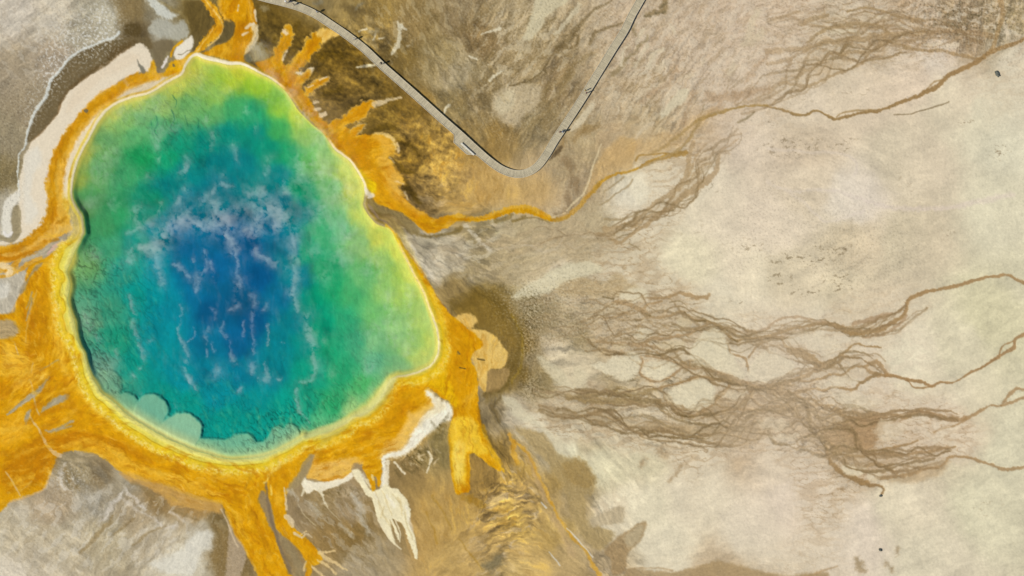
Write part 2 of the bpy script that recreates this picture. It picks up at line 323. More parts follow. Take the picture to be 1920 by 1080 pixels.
S('9a8054', '1660,75,4 1690,86,3 1715,92,3 1765,95,3 1802,103,3 1830,112,3.5|1510,80,2 1540,60,3.5 1565,50,4 1600,46,4 1652,50,3 1672,65,4 1715,62,4 1765,58,4 1815,61,5 1860,68,5|1440,42,2 1465,32,3 1500,22,2|1500,45,3 1520,38,5 1552,28,3|1590,22,2 1622,15,2.2 1655,20,2 1677,30,2.5 1702,35,4 1730,38,4|1615,118,2 1640,112,2 1680,104,2 1690,98,2', 1.8, .7, 2, -.03)
S('7b6a48', '1677,214,1 1705,214,1.2 1725,208,1.3 1745,203,1.3 1765,196,1.4 1780,191,1', 1.2, .75, 1.5)
S(CRM, '1735,84,3 1765,85,5 1795,86,4|1890,72,3 1885,50,4|1560,62,3 1590,56,4 1610,60,3|1620,27,2 1660,32,3|1675,45,3 1700,55,3', 2.5, .7, 3)
S('c9b998', '1010,395,.1 1010,396,.1', 1, .0, 1)
# eastern braids
S('99794a', '1285,587,1.5 1302,600,2.2 1322,601,2.2 1345,610,1.8 1360,625,2.3 1380,639,2.8 1400,635,2.4 1440,632,3.2', 1.3, .9, 1.6, -.05)
S('9c7e50', '1400,635,2 1440,630,3 1480,618,3 1510,612,3.4 1540,607,3.2 1570,612,3.6 1595,625,5.5 1615,625,5.5 1652,617,5 1672,606,4 1692,592,3.6 1700,578,3.4 1702,565,3.4 1715,555,3.6 1740,546,3.4 1787,538,3.4 1830,525,3.2 1865,518,2.8 1890,517,2.4 1915,528,3 1960,545,3', 1.5, .9, 1.6, -.05)
S('a58862', '1602,606,5 1640,598,5 1675,588,3|1620,632,3 1660,625,3 1685,608,2.5 1700,590,2|1440,615,2 1462,599,2 1495,594,2.6 1522,599,2 1550,606,2.6 1580,612,3|1345,612,1.5 1372,620,2 1410,622,2 1440,615,2|1465,630,2 1490,624,1.6 1510,616,1.6', 2, .7, 2)
S('9c7e50', '1440,632,3 1465,635,2.6 1477,650,2.4 1505,657,2.4 1525,670,4 1540,682,4.6 1565,675,3 1585,660,2 1602,645,1.6 1620,648,1.6 1652,652,2|1480,655,5 1505,665,8 1530,682,7 1540,685,5', 1.6, .8, 2, -.04)
S('a08256', '1440,727,7 1465,722,5 1490,712,4.2 1520,700,4 1545,685,5|1440,728,7 1475,738,4 1500,735,2.4 1527,728,2.4 1545,732,2.6 1565,725,2 1590,731,2.4 1602,731,2.4 1615,717,2.6 1635,707,3.4 1660,703,3|1540,710,2 1560,702,2 1580,702,2.6 1602,688,2.2 1620,687,2.6 1645,680,5 1655,692,3.4 1662,702,3.4|1500,716,2 1540,710,2 1556,702,2|1620,687,2 1635,700,2.4 1655,703,2.4', 1.6, .85, 2, -.04)
S('99794c', '1660,703,3 1677,705,2.8 1702,712,2.6 1727,715,3.4 1747,725,2.4 1762,717,2 1790,716,1.6 1815,700,2.4 1840,690,2.4 1875,667,3 1900,652,3.6 1904,638,3 1920,627,3.2 1960,612,3|1702,712,1.2 1717,726,1.4 1747,726,1.6|1875,667,1.4 1880,650,1.4 1900,640,1.4|1840,690,1.4 1870,672,1.8', 1.4, .88, 1.6, -.05)
S('9f8154', '1440,762,2.5 1477,765,3.2 1515,760,2.6 1545,760,2.6 1565,770,3 1587,782,3.6 1620,785,6 1645,782,4 1657,777,3.4 1677,777,3.4 1695,782,4 1717,773,4.2 1740,775,4 1777,784,3.6 1810,784,3 1835,772,3 1855,760,2.2 1875,760,2 1890,743,3 1907,728,2.6 1925,729,2.6 1990,715,3|1875,760,2 1895,755,2.5 1925,742,2|1490,740,2 1510,748,2 1520,758,2|1632,806,3 1648,790,3 1660,778,3|1750,808,2 1790,796,2 1812,785,2', 1.7, .82, 2, -.05)
P('a98a60', '1590,782 1650,776 1660,790 1640,830 1628,845 1590,848 1562,850 1545,825 1540,805 1570,800', 5, .85, 4)
P('a88a60', '1440,715 1500,735 1545,770 1590,790 1600,815 1560,830 1500,825 1440,815 1380,805 1330,790 1290,775 1330,750 1370,722', 12, .45, 6)
S('94774c', '1548,835,3 1557,865,4.5 1568,877,4 1580,888,5 1602,897,5.5 1625,907,5 1645,910,2.6 1657,917,1.8 1652,930,2', 2, .9, 2, -.06)
S('9b7d50', '1615,905,2 1640,900,2.4 1655,897,3 1690,892,3.2 1730,880,3 1762,875,2.8 1775,864,2.4 1784,856,2.4 1815,857,2.4 1852,870,2.6 1885,879,3.4 1925,877,2.6 1990,880,2.6|1612,878,4 1630,870,4 1652,872,3.6 1680,887,2.6|1560,850,3 1600,856,3 1650,850,3 1690,853,3 1740,846,3 1790,838,2|1630,846,2 1680,838,2 1720,826,2', 1.7, .8, 2, -.05)
P('ab9166', '1690,890 1730,876 1765,866 1782,858 1772,880 1750,896 1700,905 1665,905', 6, .5, 3)
P(CRM, '1578,874 1595,870 1622,876 1618,888 1600,892 1584,888', 3, .9, 2)
P(CRM, '1627,884 1645,882 1652,892 1645,904 1628,900', 2.5, .8, 2)
# central islands, channels between them
S('a3855a', '1172,565,2 1210,560,2.4 1240,560,3 1262,555,3 1275,549,3 1297,555,4 1322,558,3.6 1330,552,2|1150,567,4 1175,570,4 1195,578,4.5 1210,585,4 1225,595,3 1255,592,3 1275,585,3 1285,587,2|1205,585,3 1215,572,2 1240,566,2|1130,598,2 1160,592,2 1185,582,2', 1.8, .8, 2.2, -.04)
S('a3845a', '1120,640,3 1160,645,4 1205,645,4.5 1220,635,3.6 1260,632,3.2 1292,625,2.8 1317,612,2.6 1340,605,2|1205,647,3 1235,652,2.6 1270,660,2|1165,655,1.6 1172,662,1.6 1200,670,2 1205,685,2 1200,700,2.6 1215,712,2.6 1230,715,2.6 1255,708,2.2 1275,692,2.2 1285,688,2|1210,667,2 1247,672,2.2 1272,682,2.4 1295,690,2.4 1322,692,2.6 1345,697,2.8 1372,712,3.6 1400,717,3 1422,727,3.4 1445,730,4|1235,675,1.5 1222,690,1.5 1210,702,2|1292,690,1.6 1293,677,1.2', 1.7, .82, 2, -.04)
S('9c7c50', '1225,730,2.6 1260,722,2.2 1290,712,2.4 1315,707,2.8 1340,710,3 1365,715,3.6|1245,742,3 1255,757,3 1265,770,3 1277,778,4.2 1297,780,4.2 1317,772,2.6 1335,760,2 1345,747,2 1360,733,2.4 1368,718,3|1317,785,1.5 1345,772,2 1385,767,2.2 1420,770,2|1400,717,3 1405,735,3 1430,725,3|1360,640,1.6 1368,655,2 1372,665,2.4 1395,670,2 1402,690,2 1405,700,2|1403,672,2 1415,655,1.8 1425,645,1.5', 1.6, .8, 2, -.04)
S('8f7648', '1085,738,5 1110,738,5 1135,737,4 1180,741,4 1210,736,4 1230,730,3|1060,742,4 1100,750,6 1150,752,6 1200,752,6 1235,752,5', 3, .75, 3, -.03)
S('5f4c26', '1190,599,1.6 1198,600,2 1205,599,1.2|1284,586,1.2 1292,594,1.8|1305,601,1.6 1322,602,2|1350,612,1.2 1358,622,1.6|1372,635,1.2 1383,640,1.4|1212,588,1.8 1220,592,1.5|1272,777,1.6 1285,781,2.2 1300,780,1.8|1165,738,1.6 1180,743,1.5|1130,557,1 1150,560,1.4', 1.6, .75, 1.5)
for s in ('1165,672 1180,662 1197,665 1200,680 1196,700 1180,710 1155,710 1130,700 1115,690 1110,682 1135,680 1150,668',
          '1215,680 1240,676 1268,684 1270,690 1255,704 1232,712 1212,708 1208,695', '1248,738 1285,720 1310,714 1335,718 1342,732 1338,745 1330,760 1308,770 1285,764 1262,757 1250,748',
          '1298,650 1318,625 1340,613 1352,622 1362,640 1368,655 1380,680 1398,700 1392,712 1370,705 1345,690 1310,688 1296,672', '1405,690 1420,668 1440,656 1470,668 1490,690 1470,706 1440,714 1410,718 1402,705',
          '1165,545 1200,540 1215,548 1210,562 1185,568 1165,562', '1185,625 1205,616 1225,622 1218,632 1200,638'):
    P('dacdaa', s, 3.5, .85, 3, .03)
for s in ('1140,571 1150,567 1156,574 1148,581 1139,580', '1150,648 1170,644 1180,650 1160,656', '1270,600 1290,594 1300,605 1280,614', '1230,645 1260,638 1285,645 1262,660'):
    P('d4c39c', s, 3, .7, 2)
P('d6c9a4', '1005,666 1025,672 1048,690 1070,715 1085,735 1070,738 1045,720 1020,690', 5, .75, 4)
P('d3c6a0', '1075,690 1100,700 1100,730 1078,728', 6, .5, 4)
# pale tongue north of the brown fan
P('d6cba6', '962,555 985,535 1010,522 1050,500 1065,492 1110,492 1130,505 1100,520 1060,530 1040,545 1000,556 970,558', 4, .8, 4)
# strip south of the brown fan
P('d4c9a6', '940,742 962,748 985,770 1020,800 1035,812 1062,835 1045,852 1020,810 1000,795 972,788 955,772', 4, .7, 3)
P('b5a079', '992,757 1060,768 1130,775 1190,790 1220,815 1160,800 1090,790 1040,790 1010,778', 5, .45, 4)
P('a9915f', '965,800 1000,808 1022,815 1040,845 1065,856 1082,858 1088,866 1098,864 1108,878 1116,900 1112,925 1098,928 1100,945 1098,970 1120,985 1145,995 1150,1012 1128,1030 1100,1020 1085,990 1068,960 1060,925 1040,890 1020,860 990,830', 4.5, .8, 3.5, -.02)
P('9c814c', '1060,870 1085,862 1108,880 1113,905 1090,915 1066,900 1055,885', 6, .75, 4)
P('9f845a', '1133,1036 1150,1015 1180,992 1212,977 1208,1005 1195,1022 1178,1035 1174,1068 1150,1078 1145,1050', 3, .8, 2)
P('b8a884', '1175,1000 1207,985 1204,1008 1186,1024 1172,1020', 5, .7, 3)
P('b9a783', '1106,974 1130,960 1165,950 1172,965 1164,980 1130,985 1110,990', 4, .85, 3)
P('a48a60', '1170,1078 1215,1068 1260,1072 1310,1062 1342,1050 1362,1054 1400,1064 1440,1073 1470,1080 1540,1073 1560,1085 1600,1160 1200,1160', 4, .8, 3)
S('a9916c', '1237,847,6 1245,850,7|1276,872,3 1264,893,4 1258,900,3|1208,862,4 1203,872,4', 6, .75, 2)
S('95805a', '1606,1046,3 1612,1058,9 1616,1068,7|1682,1028,3 1682,1036,4|1662,1058,3 1672,1066,4', 6, .7, 3)
S('a5875c', '1160,1072,1 1220,1064,1.2 1260,1070,1.5|1500,1086,2 1545,1070,1.6 1570,1062,1', 2, .6, 2)
P('a58a60', '1195,810 1225,806 1280,812 1340,820 1395,838 1410,832 1440,815 1400,800 1300,795 1220,790', 6, .55, 4)
def braid(s, n, w0, w1, col, a, seed, period=70.):
    C_ = spline(pts(s), 6, False); Q = C_[:, :2].astype(float); hw = C_[:, 2]
    L = np.concatenate([[0], np.cumsum(np.linalg.norm(np.diff(Q, axis=0), axis=1))])
    tt = np.arange(0, L[-1], 5.); cx = np.interp(tt, L, Q[:, 0]); cy = np.interp(tt, L, Q[:, 1]); h = np.interp(tt, L, hw)
    tx = np.gradient(cx); ty = np.gradient(cy); nn = np.hypot(tx, ty); tx /= nn; ty /= nn
    rs = np.random.RandomState(seed)
    S('b29c76', ' '.join('%.1f,%.1f,%.2f' % (q[0], q[1], q[2] * .62) for q in C_[::6]), 9, .26, 5, 0, 3)
    for k in range(n):
        def n1(per):
            kn = rs.uniform(-1, 1, int(L[-1] / per) + 4); x = tt / per + rs.rand(); i = x.astype(int); f = x - i; f = f * f * (3 - 2 * f)
            return kn[i] * (1 - f) + kn[i + 1] * f
        off = np.clip(n1(period) * 1.25 + n1(period * .35) * .35, -1.15, 1.15) * h + n1(16.) * 1.6
        a0 = rs.uniform(0, .35) * len(tt) * (rs.rand() < .5); a1 = len(tt) - rs.uniform(0, .35) * len(tt) * (rs.rand() < .5)
        sel = slice(int(a0), int(a1))
        wd = rs.uniform(w0, w1) * (1 + .7 * n1(28.)); wd = np.clip(wd, .5, 9)
        Z = np.stack([cx - ty * off, cy + tx * off, wd], 1)[sel]
        if len(Z) < 4: continue
        if k % 4 == 3: continue
        S(col[k % len(col)] if isinstance(col, (list, tuple)) else col, ' '.join('%.1f,%.1f,%.2f' % tuple(q) for q in Z), 1.6, a * rs.uniform(.6, 1.), 2.4, -.03, 1)
        if k % 3 == 0: S('7f6845', ' '.join('%.1f,%.1f,%.2f' % (q[0], q[1], q[2] * .35) for q in Z[int(len(Z) * .1):int(len(Z) * rs.uniform(.5, .95))]), 1.1, a * .75, 2.4, 0, 1)
BC = ['947b54', '9c845e', '86704a', 'a18a66']
braid('1090,590,26 1150,588,36 1220,592,34 1290,596,22 1350,612,16 1400,632,10 1450,624,14 1520,612,12 1600,618,12 1650,606,14 1700,572,5', 9, 1., 2.2, BC, .85, 1)
braid('1050,625,26 1120,628,34 1200,636,30 1270,632,26 1330,622,20 1400,640,20 1480,655,22 1540,680,14 1600,672,18 1660,690,12', 8, 1., 2., BC, .8, 2)
braid('1100,640,14 1170,652,16 1240,668,24 1310,692,18 1370,712,12 1440,728,12 1520,705,22 1590,698,26 1650,695,14', 8, 1.1, 2.4, BC, .85, 3)
braid('1000,735,12 1080,742,12 1160,748,14 1230,745,18 1280,775,12 1330,768,26 1400,762,34 1480,760,32 1560,775,26 1640,782,12 1720,776,6 1800,782,6', 12, 1.2, 2.8, BC, .85, 4)
braid('1010,765,8 1100,778,14 1190,795,18 1270,812,16 1350,812,24 1440,795,34 1520,812,30 1570,850,18 1640,866,20 1720,852,22 1780,842,12', 12, 1.1, 2.6, BC, .8, 5)
braid('1440,735,16 1500,760,30 1560,800,26 1600,850,24 1640,880,18 1700,876,14 1770,866,10', 8, 1.2, 2.6, BC, .75, 6)
braid('1122,440,10 1180,425,16 1225,400,20 1270,370,20 1310,325,22 1345,285,20 1385,245,12', 9, .9, 2.4, BC, .75, 7, 55.)
braid('1385,205,10 1450,165,26 1520,130,30 1600,95,28 1680,75,24 1760,66,18 1840,70,10', 10, 1., 2.4, BC, .65, 8)
braid('1440,40,10 1500,35,16 1560,40,20 1640,40,20 1720,45,16 1800,55,10', 6, .9, 2., BC, .6, 9)
braid('1150,460,10 1120,450,20 1060,440,26 980,450,20 900,460,14', 7, 1., 2.5, ['b09a74', 'c9b898'], .5, 10)
braid('1620,632,6 1680,612,10 1740,575,8', 3, 1., 2., BC, .6, 11)
for s in ('1165,672 1180,662 1197,665 1200,680 1196,700 1180,710 1155,710 1130,700 1115,690 1110,682 1135,680 1150,668', '1215,680 1240,676 1268,684 1270,690 1255,704 1232,712 1212,708 1208,695',
          '1248,738 1285,720 1310,714 1335,718 1342,732 1338,745 1330,760 1308,770 1285,764 1262,757 1250,748', '1300,650 1318,628 1340,616 1352,624 1362,642 1368,657 1380,680 1394,698 1370,703 1345,688 1310,686 1298,670',
          '1406,690 1422,670 1442,658 1468,668 1488,690 1470,704 1440,712 1410,714', '1470,640 1490,626 1520,622 1560,632 1575,650 1555,668 1530,660 1500,645', '1530,725 1560,712 1600,705 1610,715 1580,724', '1640,800 1670,790 1700,800 1690,815 1660,830 1645,820',
          '1420,795 1450,785 1480,790 1470,803 1440,806', '1350,735 1380,730 1400,740 1370,745', '1440,822 1470,812 1500,815 1480,828', '1730,815 1760,800 1800,795 1790,812 1750,822', '1560,738 1600,742 1650,750 1640,762 1600,765 1575,752'):
    P('dccfac', s, 5., .5, 7, .02)
# darker lichen patches
lm = np.zeros_like(U)
for x_, y_, rx, ry, q_ in ((1500, 487, 60, 14, 1), (1565, 470, 40, 18, .9), (1575, 530, 34, 16, 1), (1462, 520, 26, 14, .9), (1510, 545, 40, 12, .8), (1480, 275, 70, 22, .8), (1580, 275, 40, 20, .6), (1872, 285, 22, 16, .9), (1812, 224, 16, 8, 1), (1430, 230, 50, 12, .5), (1300, 430, 60, 40, .35), (1700, 340, 50, 30, .35), (1400, 460, 50, 20, .5), (1385, 562, 20, 8, .8), (1340, 350, 40, 30, .4), (1780, 440, 30, 14, .5), (1600, 400, 120, 60, .25), (1850, 950, 60, 30, .35), (1600, 170, 60, 20, .4), (1500, 180, 50, 20, .4)):
    lm = np.maximum(lm, q_ * np.exp(-((U + WX * 6 - x_) / rx) ** 2 - ((V + WY * 6 - y_) / ry) ** 2))
ln = fbm(U + WX * 2, V + WY * 2, 8, 4, 1801, .68, math.radians(-15), 1.7)
COL += (hx('7d6c4e') - COL) * (np.clip(sst(.10, .34, ln + .14 * (lm - .6)) * sst(.12, .6, lm), 0, 1) * .62)[..., None]
P('b3997c', '1880,16 1890,10 1890,12', 2, .0)
S('d6c8b4', '1440,342,2 1470,356,2 1500,360,3 1540,356,3 1580,362,3 1620,376,3 1680,390,4 1740,392,4 1820,380,4 1900,365,4|1480,362,1.4 1510,382,1.6 1545,415,1.6 1575,410,1.4 1620,395,1.6|1440,278,2 1520,285,2 1580,288,2 1605,305,2 1600,330,1.5', 3.5, .5, 3)
COL *= 1 + sst(1350, 1800, U)[..., None] * np.array([.008, .0, .012], f32)
COL *= 1 + sst(1500, 1900, U)[..., None] * np.array([.012, -.006, .004], f32)
P('d4cba8', '1850,-40 2200,-40 2200,1200 1800,1200 1760,1000 1800,700 1780,500 1800,300 1860,150', 130, .07, 8)
P('d2baa2', '1180,-40 1500,-40 1520,60 1480,160 1420,230 1380,280 1320,280 1300,200 1250,120 1160,100', 60, .33, 8)
P('d6c2aa', '1380,240 1480,260 1500,340 1420,420 1380,520 1330,420', 60, .3, 8)
P('d8c4ac', '1430,600 1530,600 1560,800 1500,1000 1400,1000 1350,850 1380,700', 60, .3, 8)
# ------------------------------------------------------------------ between the legs of the boardwalk
P('cdc09a', '1008,-10 1070,-10 1060,8 1042,18 1026,28 1018,48 1005,66 992,76 981,72 990,50 996,28', 3, .9, 3)
S('d0c29e', '1085,10,3 1080,20,5 1066,36,5 1050,56,4 1042,64,3', 3, .8, 2.5)
P('bfac86', '928,172 960,160 990,158 1014,162 1018,178 1008,198 985,216 965,230 945,226 926,208 922,190', 5, .8, 3)
P('cfc19b', '935,180 958,168 966,178 958,205 940,215 928,200', 5, .6, 2)
S('c2ac80', '1018,120,3 1000,135,4 975,150,4|1060,150,4 1050,170,4 1035,185,4', 5, .4, 3)
S('715d38', '1147,2,1.4 1122,12,2.4 1105,26,2.4 1090,42,4.5 1076,58,6 1068,70,6 1058,80,4 1045,96,5|1167,42,2 1150,48,2.4 1135,52,3 1122,58,3.4 1112,64,4 1105,82,3|1076,62,3 1085,75,3 1070,88,3 1052,88,3', 2.4, .62, 3, -.04)
S('8a744a', '1110,100,4 1095,112,5 1080,120,4 1070,126,5 1068,138,6 1055,152,7 1040,158,6 1022,175,6 1018,200,5 1012,225,5|980,100,2 1000,108,2 1030,108,2 1050,100,2 1080,106,2|1070,140,7 1050,175,8 1030,205,9 1020,235,8', 4, .55, 4, -.03)
S('6d5a36', '955,161,1.8 975,157,2 990,154,1.8 1000,146,1.6 1012,138,1.6 1022,128,1.4 1028,120,1.2', 1.3, .7, 2)
S('8a744c', '1210,30,4 1222,24,5 1238,20,5 1247,8,4|1247,-10,4 1250,10,3 1245,22,3', 3, .75, 4)
S('75684a', '1208,30,2.4 1220,30,2.4|1232,22,2 1246,22,2.4|1240,12,2 1250,6,2', 2, .7, 3)
S('8c7a54', '1192,46,2 1190,58,3 1194,66,2|1216,66,2 1212,76,3.4 1198,86,3|1175,110,3 1150,140,4|1196,85,2 1190,100,2 1170,112,3', 2.5, .6, 3)
S('d3c4a2', '1208,56,2.4 1200,70,3 1194,80,2|1215,86,3 1200,106,3 1188,124,3|1178,82,2 1170,100,3 1164,120,2.4|1240,92,3 1225,100,4 1216,128,3|1255,45,2 1265,62,3', 3, .75, 3)
P('d3c6a4', '1276,168 1290,166 1288,180 1278,195 1262,205 1250,218 1238,222 1238,210 1252,196 1262,182', 3, .85, 2.5)
S('d0be9c', '1240,120,6 1233,130,7|1290,145,3 1300,140,3 1270,152,2|1250,155,2 1215,168,3 1180,195,2|1160,200,3 1158,210,2|1320,115,4 1316,118,4|1375,120,5 1368,135,6|1225,230,3 1205,240,4 1192,258,3|1420,20,6 1400,80,8 1430,60,7|1300,300,.2 1301,301,.2', 4, .7, 3)
S('a48560', '1270,130,5 1250,160,5 1220,175,4 1205,190,4|1300,170,4 1290,195,4 1280,230,4|1330,180,10 1360,185,8 1400,175,7 1440,165,5|1350,200,6 1335,210,7|1440,100,3 1400,150,3', 6, .5, 4)
S('6e5c38', '1320,195,.8 1315,215,.8|1385,230,2 1400,222,2 1415,210,1.6', 2, .5, 2)
P('d2c3a0', '1112,192 1114,200 1104,216 1094,230 1082,240 1070,246 1074,232 1086,218 1098,204', 2.5, .85, 1.5)
S('8a6e40', '1098,238,6 1086,252,7 1078,262,5|1060,262,3 1052,276,4 1040,290,3|1100,246,8 1120,236,6', 4, .5, 3)
S('5b4b33', '1052,276,2.6 1046,283,4 1038,292,3.4 1032,298,2', 2.4, .8, 1.5)
S('ddd3b4', '1048,262,1.4 1042,274,1.4 1035,286,1.2 1030,297,1', 1.2, .8, .5)
S('7d6544', '1068,328,3 1073,338,5 1070,350,3|1062,365,5 1070,385,8 1060,396,6 1045,403,4|1080,340,6 1084,356,5|1060,300,8 1070,315,6', 6, .55, 4)
S('8a7142', '905,20,10 880,50,10|925,165,4 945,185,3|900,240,6 880,225,8|860,190,8 890,150,10|800,110,6 780,125,8 770,145,5', 9, .3, 5)
# white sinter streaks by the boardwalk
S('ddd2b0', '746,42,2 752,48,3.6 749,60,3.4 748,76,3.4 746,86,4.4 738,98,2.6 734,104,1.4|752,48,3 760,54,1.8|764,86,1.6 768,84,1.4|703,64,1.6 700,74,1.6|710,72,2 722,70,1.6|686,54,2 672,60,1.4|832,212,1.5 836,202,3 842,198,3|854,206,1.2|905,64,1 930,55,3 940,54,2|880,105,1.6 895,112,1.8|915,150,1.5 925,142,2.5 940,134,1.8', 1.6, .8, 2.5, .03)
S('6a5833', '705,56,7 722,64,8 730,80,7 718,90,6|660,20,8 680,22,9|648,10,5 700,30,5|600,15,5 612,30,4 596,4,5|690,45,4 700,50,5|760,92,2 772,82,3', 5, .55, 4)
S('85806c', '700,62,2 706,58,3 690,58,2|716,72,4|670,14,3 680,6,3|592,6,4 602,2,4', 3, .5, 4)
# hollow of olive brown mats between the spring and the boardwalk
P('6c5216', '480,8 520,12 560,20 600,45 640,66 680,100 720,140 760,180 800,215 770,225 735,200 700,170 650,185 610,190 590,165 560,120 545,100 515,60 490,40', 12, .42, 6)
S('54400c', '600,105,6 620,100,8 640,104,6|560,45,5 548,60,4|655,205,3 672,195,3 690,185,4|700,245,4 720,238,6 740,240,4|515,75,4 508,90,4|640,165,4 610,175,4|560,110,2 575,95,3', 5, .5, 3)
S('a88338', '742,215,6 770,232,6 800,262,8 770,280,8|735,235,2 755,225,2|820,245,5 800,225,4', 7, .55, 4)
S('5c4612', '728,296,5 740,308,7 760,318,6 775,322,3|755,335,5 762,350,6 775,365,6 785,380,4|730,315,3 745,322,4|745,262,3 770,275,3 785,292,2', 4, .75, 3)
S('d9cda8', '668,126,1.6 680,124,2.4 698,123,3.4 703,122,2|620,123,3', 1.6, .85, 2)
S('bba276', '800,375,8 810,380,7 790,372,5|820,385,4 830,375,4', 5, .45, 4)
P('c79f5c', '870,290 890,300 915,316 950,332 985,334 1010,326 1030,335 1040,360 1030,385 1000,392 960,386 900,398 850,395 830,380 860,355 840,325 850,300', 22, .4, 4)
S('77602e', '1020,380,1', .5, 0, 0)
hm = np.clip(np.exp(-((U - 640) / 110) ** 4 - ((V - 130) / 95) ** 4) + np.exp(-((U - 790) / 90) ** 4 - ((V - 290) / 90) ** 4) + .8 * np.exp(-((U - 500) / 40) ** 2 - ((V - 60) / 50) ** 2), 0, 1)
hs = fbm(U + WX * 8, V + WY * 8, 11, 4, 1501, .6, math.radians(28), 2.6)
hb = fbm(U, V, 30, 3, 1503, .6, math.radians(30), 2.)
COL *= (1 + hm * (hs * .42 + hb * .55 + .35 * fbm(U, V, 8, 3, 1507, .6)))[..., None]
# ------------------------------------------------------------------ western shore
P('6c5c3c', '57,266 50,262 57,240 67,215 82,190 90,168 97,150 115,130 135,107 160,92 192,82 225,72 270,69 282,76 290,92 275,90 250,87 217,107 195,127 160,147 130,172 116,192 110,215 92,235 72,257', 2, .92, 1.5, -.05)
S('b58f62', '250,88,2 217,108,2.4 195,128,2.4 160,148,2.4 131,172,2.4 115,193,2.4 109,216,2.4 91,236,2.4 71,257,2.4 55,272,2', 3, .55, 2)
S('5e4a28', '215,95,7 200,118,5 178,132,5 150,152,5 128,175,4 112,195,3|250,80,4 225,92,6', 4, .7, 2)
P('574726', '236,46 262,46 262,66 238,66', 4, .85, 3)
P('e2d3b6', '250,87 262,80 275,90 287,110 293,128 290,138 270,134 250,140 225,152 205,172 180,190 158,214 140,235 122,260 104,290 96,320 92,350 96,378 92,405 76,430 50,448 25,456 -30,464 -30,456 10,452 30,447 37,440 36,420 34,390 36,362 34,340 42,310 50,285 57,268 72,256 92,233 110,213 118,190 132,170 162,147 196,126 220,106', 2.2, 1., 1.4, .03)
P('dcc8a8', '160,150 215,112 245,98 262,110 230,130 190,150 150,190 125,215 130,185', 6, .5, 2)
P('ddd8c6', '50,290 70,275 80,300 62,330 58,365 70,400 50,420 42,380 44,330', 6, .6, 2)
S('d8dace', '224,58,2.4 215,68,2.4 195,78,2 175,86,2.2 155,92,2 138,104,2.2 120,122,2.2 105,140,2.2 93,155,2.6 88,175,2.8 75,195,3 65,212,2.8 56,235,2 50,255,1.8 46,275,1.4 38,290,1.2 33,320,1.2 34,345,1.4 36,365,2', 1.6, .9, 2.2, .06)
P('e3dcc8', '28,360 37,352 38,370 30,385 22,395 20,420 22,440 8,444 2,430 4,395 10,375', 3, .9, 2)
P('958662', '22,395 33,385 39,400 40,425 38,440 28,452 15,455 0,450 -10,445 0,440 14,446 22,438', 2, .8, 1.5)
S('e4ddd2', '6,434,2 10,440,2.4 17,440,2.4 22,436,2', 1.2, .8, 1.5, .05)
P('b0ad9a', '285,40 310,35 330,42 345,38 352,55 348,70 332,78 310,70 290,66 280,60', 3.5, .85, 5)
P('d5d6c8', '274,-5 300,0 315,18 335,25 325,32 300,32 285,20', 3.5, .8, 5)
P('5e4d26', '345,5 375,2 392,30 395,50 385,75 372,92 360,95 352,75 358,55 350,30', 4, .7, 2)
P('75674a', '285,80 320,75 325,90 312,100 303,120 300,138 295,140 290,110', 3, .85, 2)
S('8d7a4a', '300,2,2 325,18,3 340,25,2 352,42,3|340,-5,2 380,0,2', 2.5, .7, 2)
# ------------------------------------------------------------------ orange microbial mats
OR = 'd69308'; OD = 'c27e08'; OY = 'e0a40a'; OP = 'e2aa50'
# band along the west shore
P('dfa442', '300,140 290,136 250,140 215,158 180,180 152,210 135,232 118,258 102,285 92,315 88,350 90,380 86,408 70,432 45,450 20,463 -40,470 -40,500 20,492 60,478 100,450 130,430 128,380 128,340 137,300 155,272 178,240 200,205 225,192 285,172 345,137 370,104 350,115 320,125 306,140', 3, .95, 1.5)
S(OD, '300,141,3 286,142,7 270,145,9 250,150,8 228,162,8 205,178,8 182,194,8 162,212,8 144,234,8 128,256,8 112,282,8 100,312,8 95,345,8 98,378,8 94,405,9 80,430,8 55,450,7 25,466,7 -40,476,7', 4, .92, 1.2)
P('d8cbb0', '265,158 290,150 320,140 340,128 345,134 310,154 280,170 250,180 225,190 212,192 232,172 250,165', 4, .85, 1.5)
P('e8dcc0', '192,206 200,212 186,238 172,262 160,280 148,300 138,318 130,345 128,372 118,370 118,340 124,310 132,288 145,262 160,240 175,220', 4, .85, 1.5)
S('d0b09a', '235,152,4 240,160,3|88,325,2 92,340,2|145,255,2', 3, .5, 2)
S('c89a40', '110,300,2 105,340,2 108,370,2', 3, .5, 2)
# north inlet
P(OR, '306,142 312,130 318,118 330,112 345,106 358,100 368,96 374,104 355,118 340,132 320,142', 2.5, 1, 1.5)
P(OY, '322,120 345,112 362,104 368,108 350,120 336,134 322,136', 3, .8, 1.5)
P('e6dcc4', '326,100 332,88 345,78 356,68 360,66 362,80 360,92 350,104 340,112 332,112 328,106', 2, 1, 1.5, .03)
S(OR, '320,106,1.5 322,96,2 330,86,2 342,78,2', 1.5, .9, 1.5)
S('8a7a58', '334,102,1 342,102,1 350,96,1 360,94,1', 1, .8, 1)
S('e8ddd0', '304,126,2 310,116,3 314,106,1.6|302,138,1.6', 1.4, .9, 1.2)
P(OR, '288,112 292,124 293,134 302,144 296,150 278,146 280,130', 3, .9, 1.5)
P('777260', '258,112 264,122 272,130 272,137 266,136 260,124', 2, .9, 1)
S('66604c', '325,121,2 326,123,2.6|160,207,3.4 162,208,3.4', 1.2, .85, .5)
S('8f805a', '240,160,2', 2, .6)
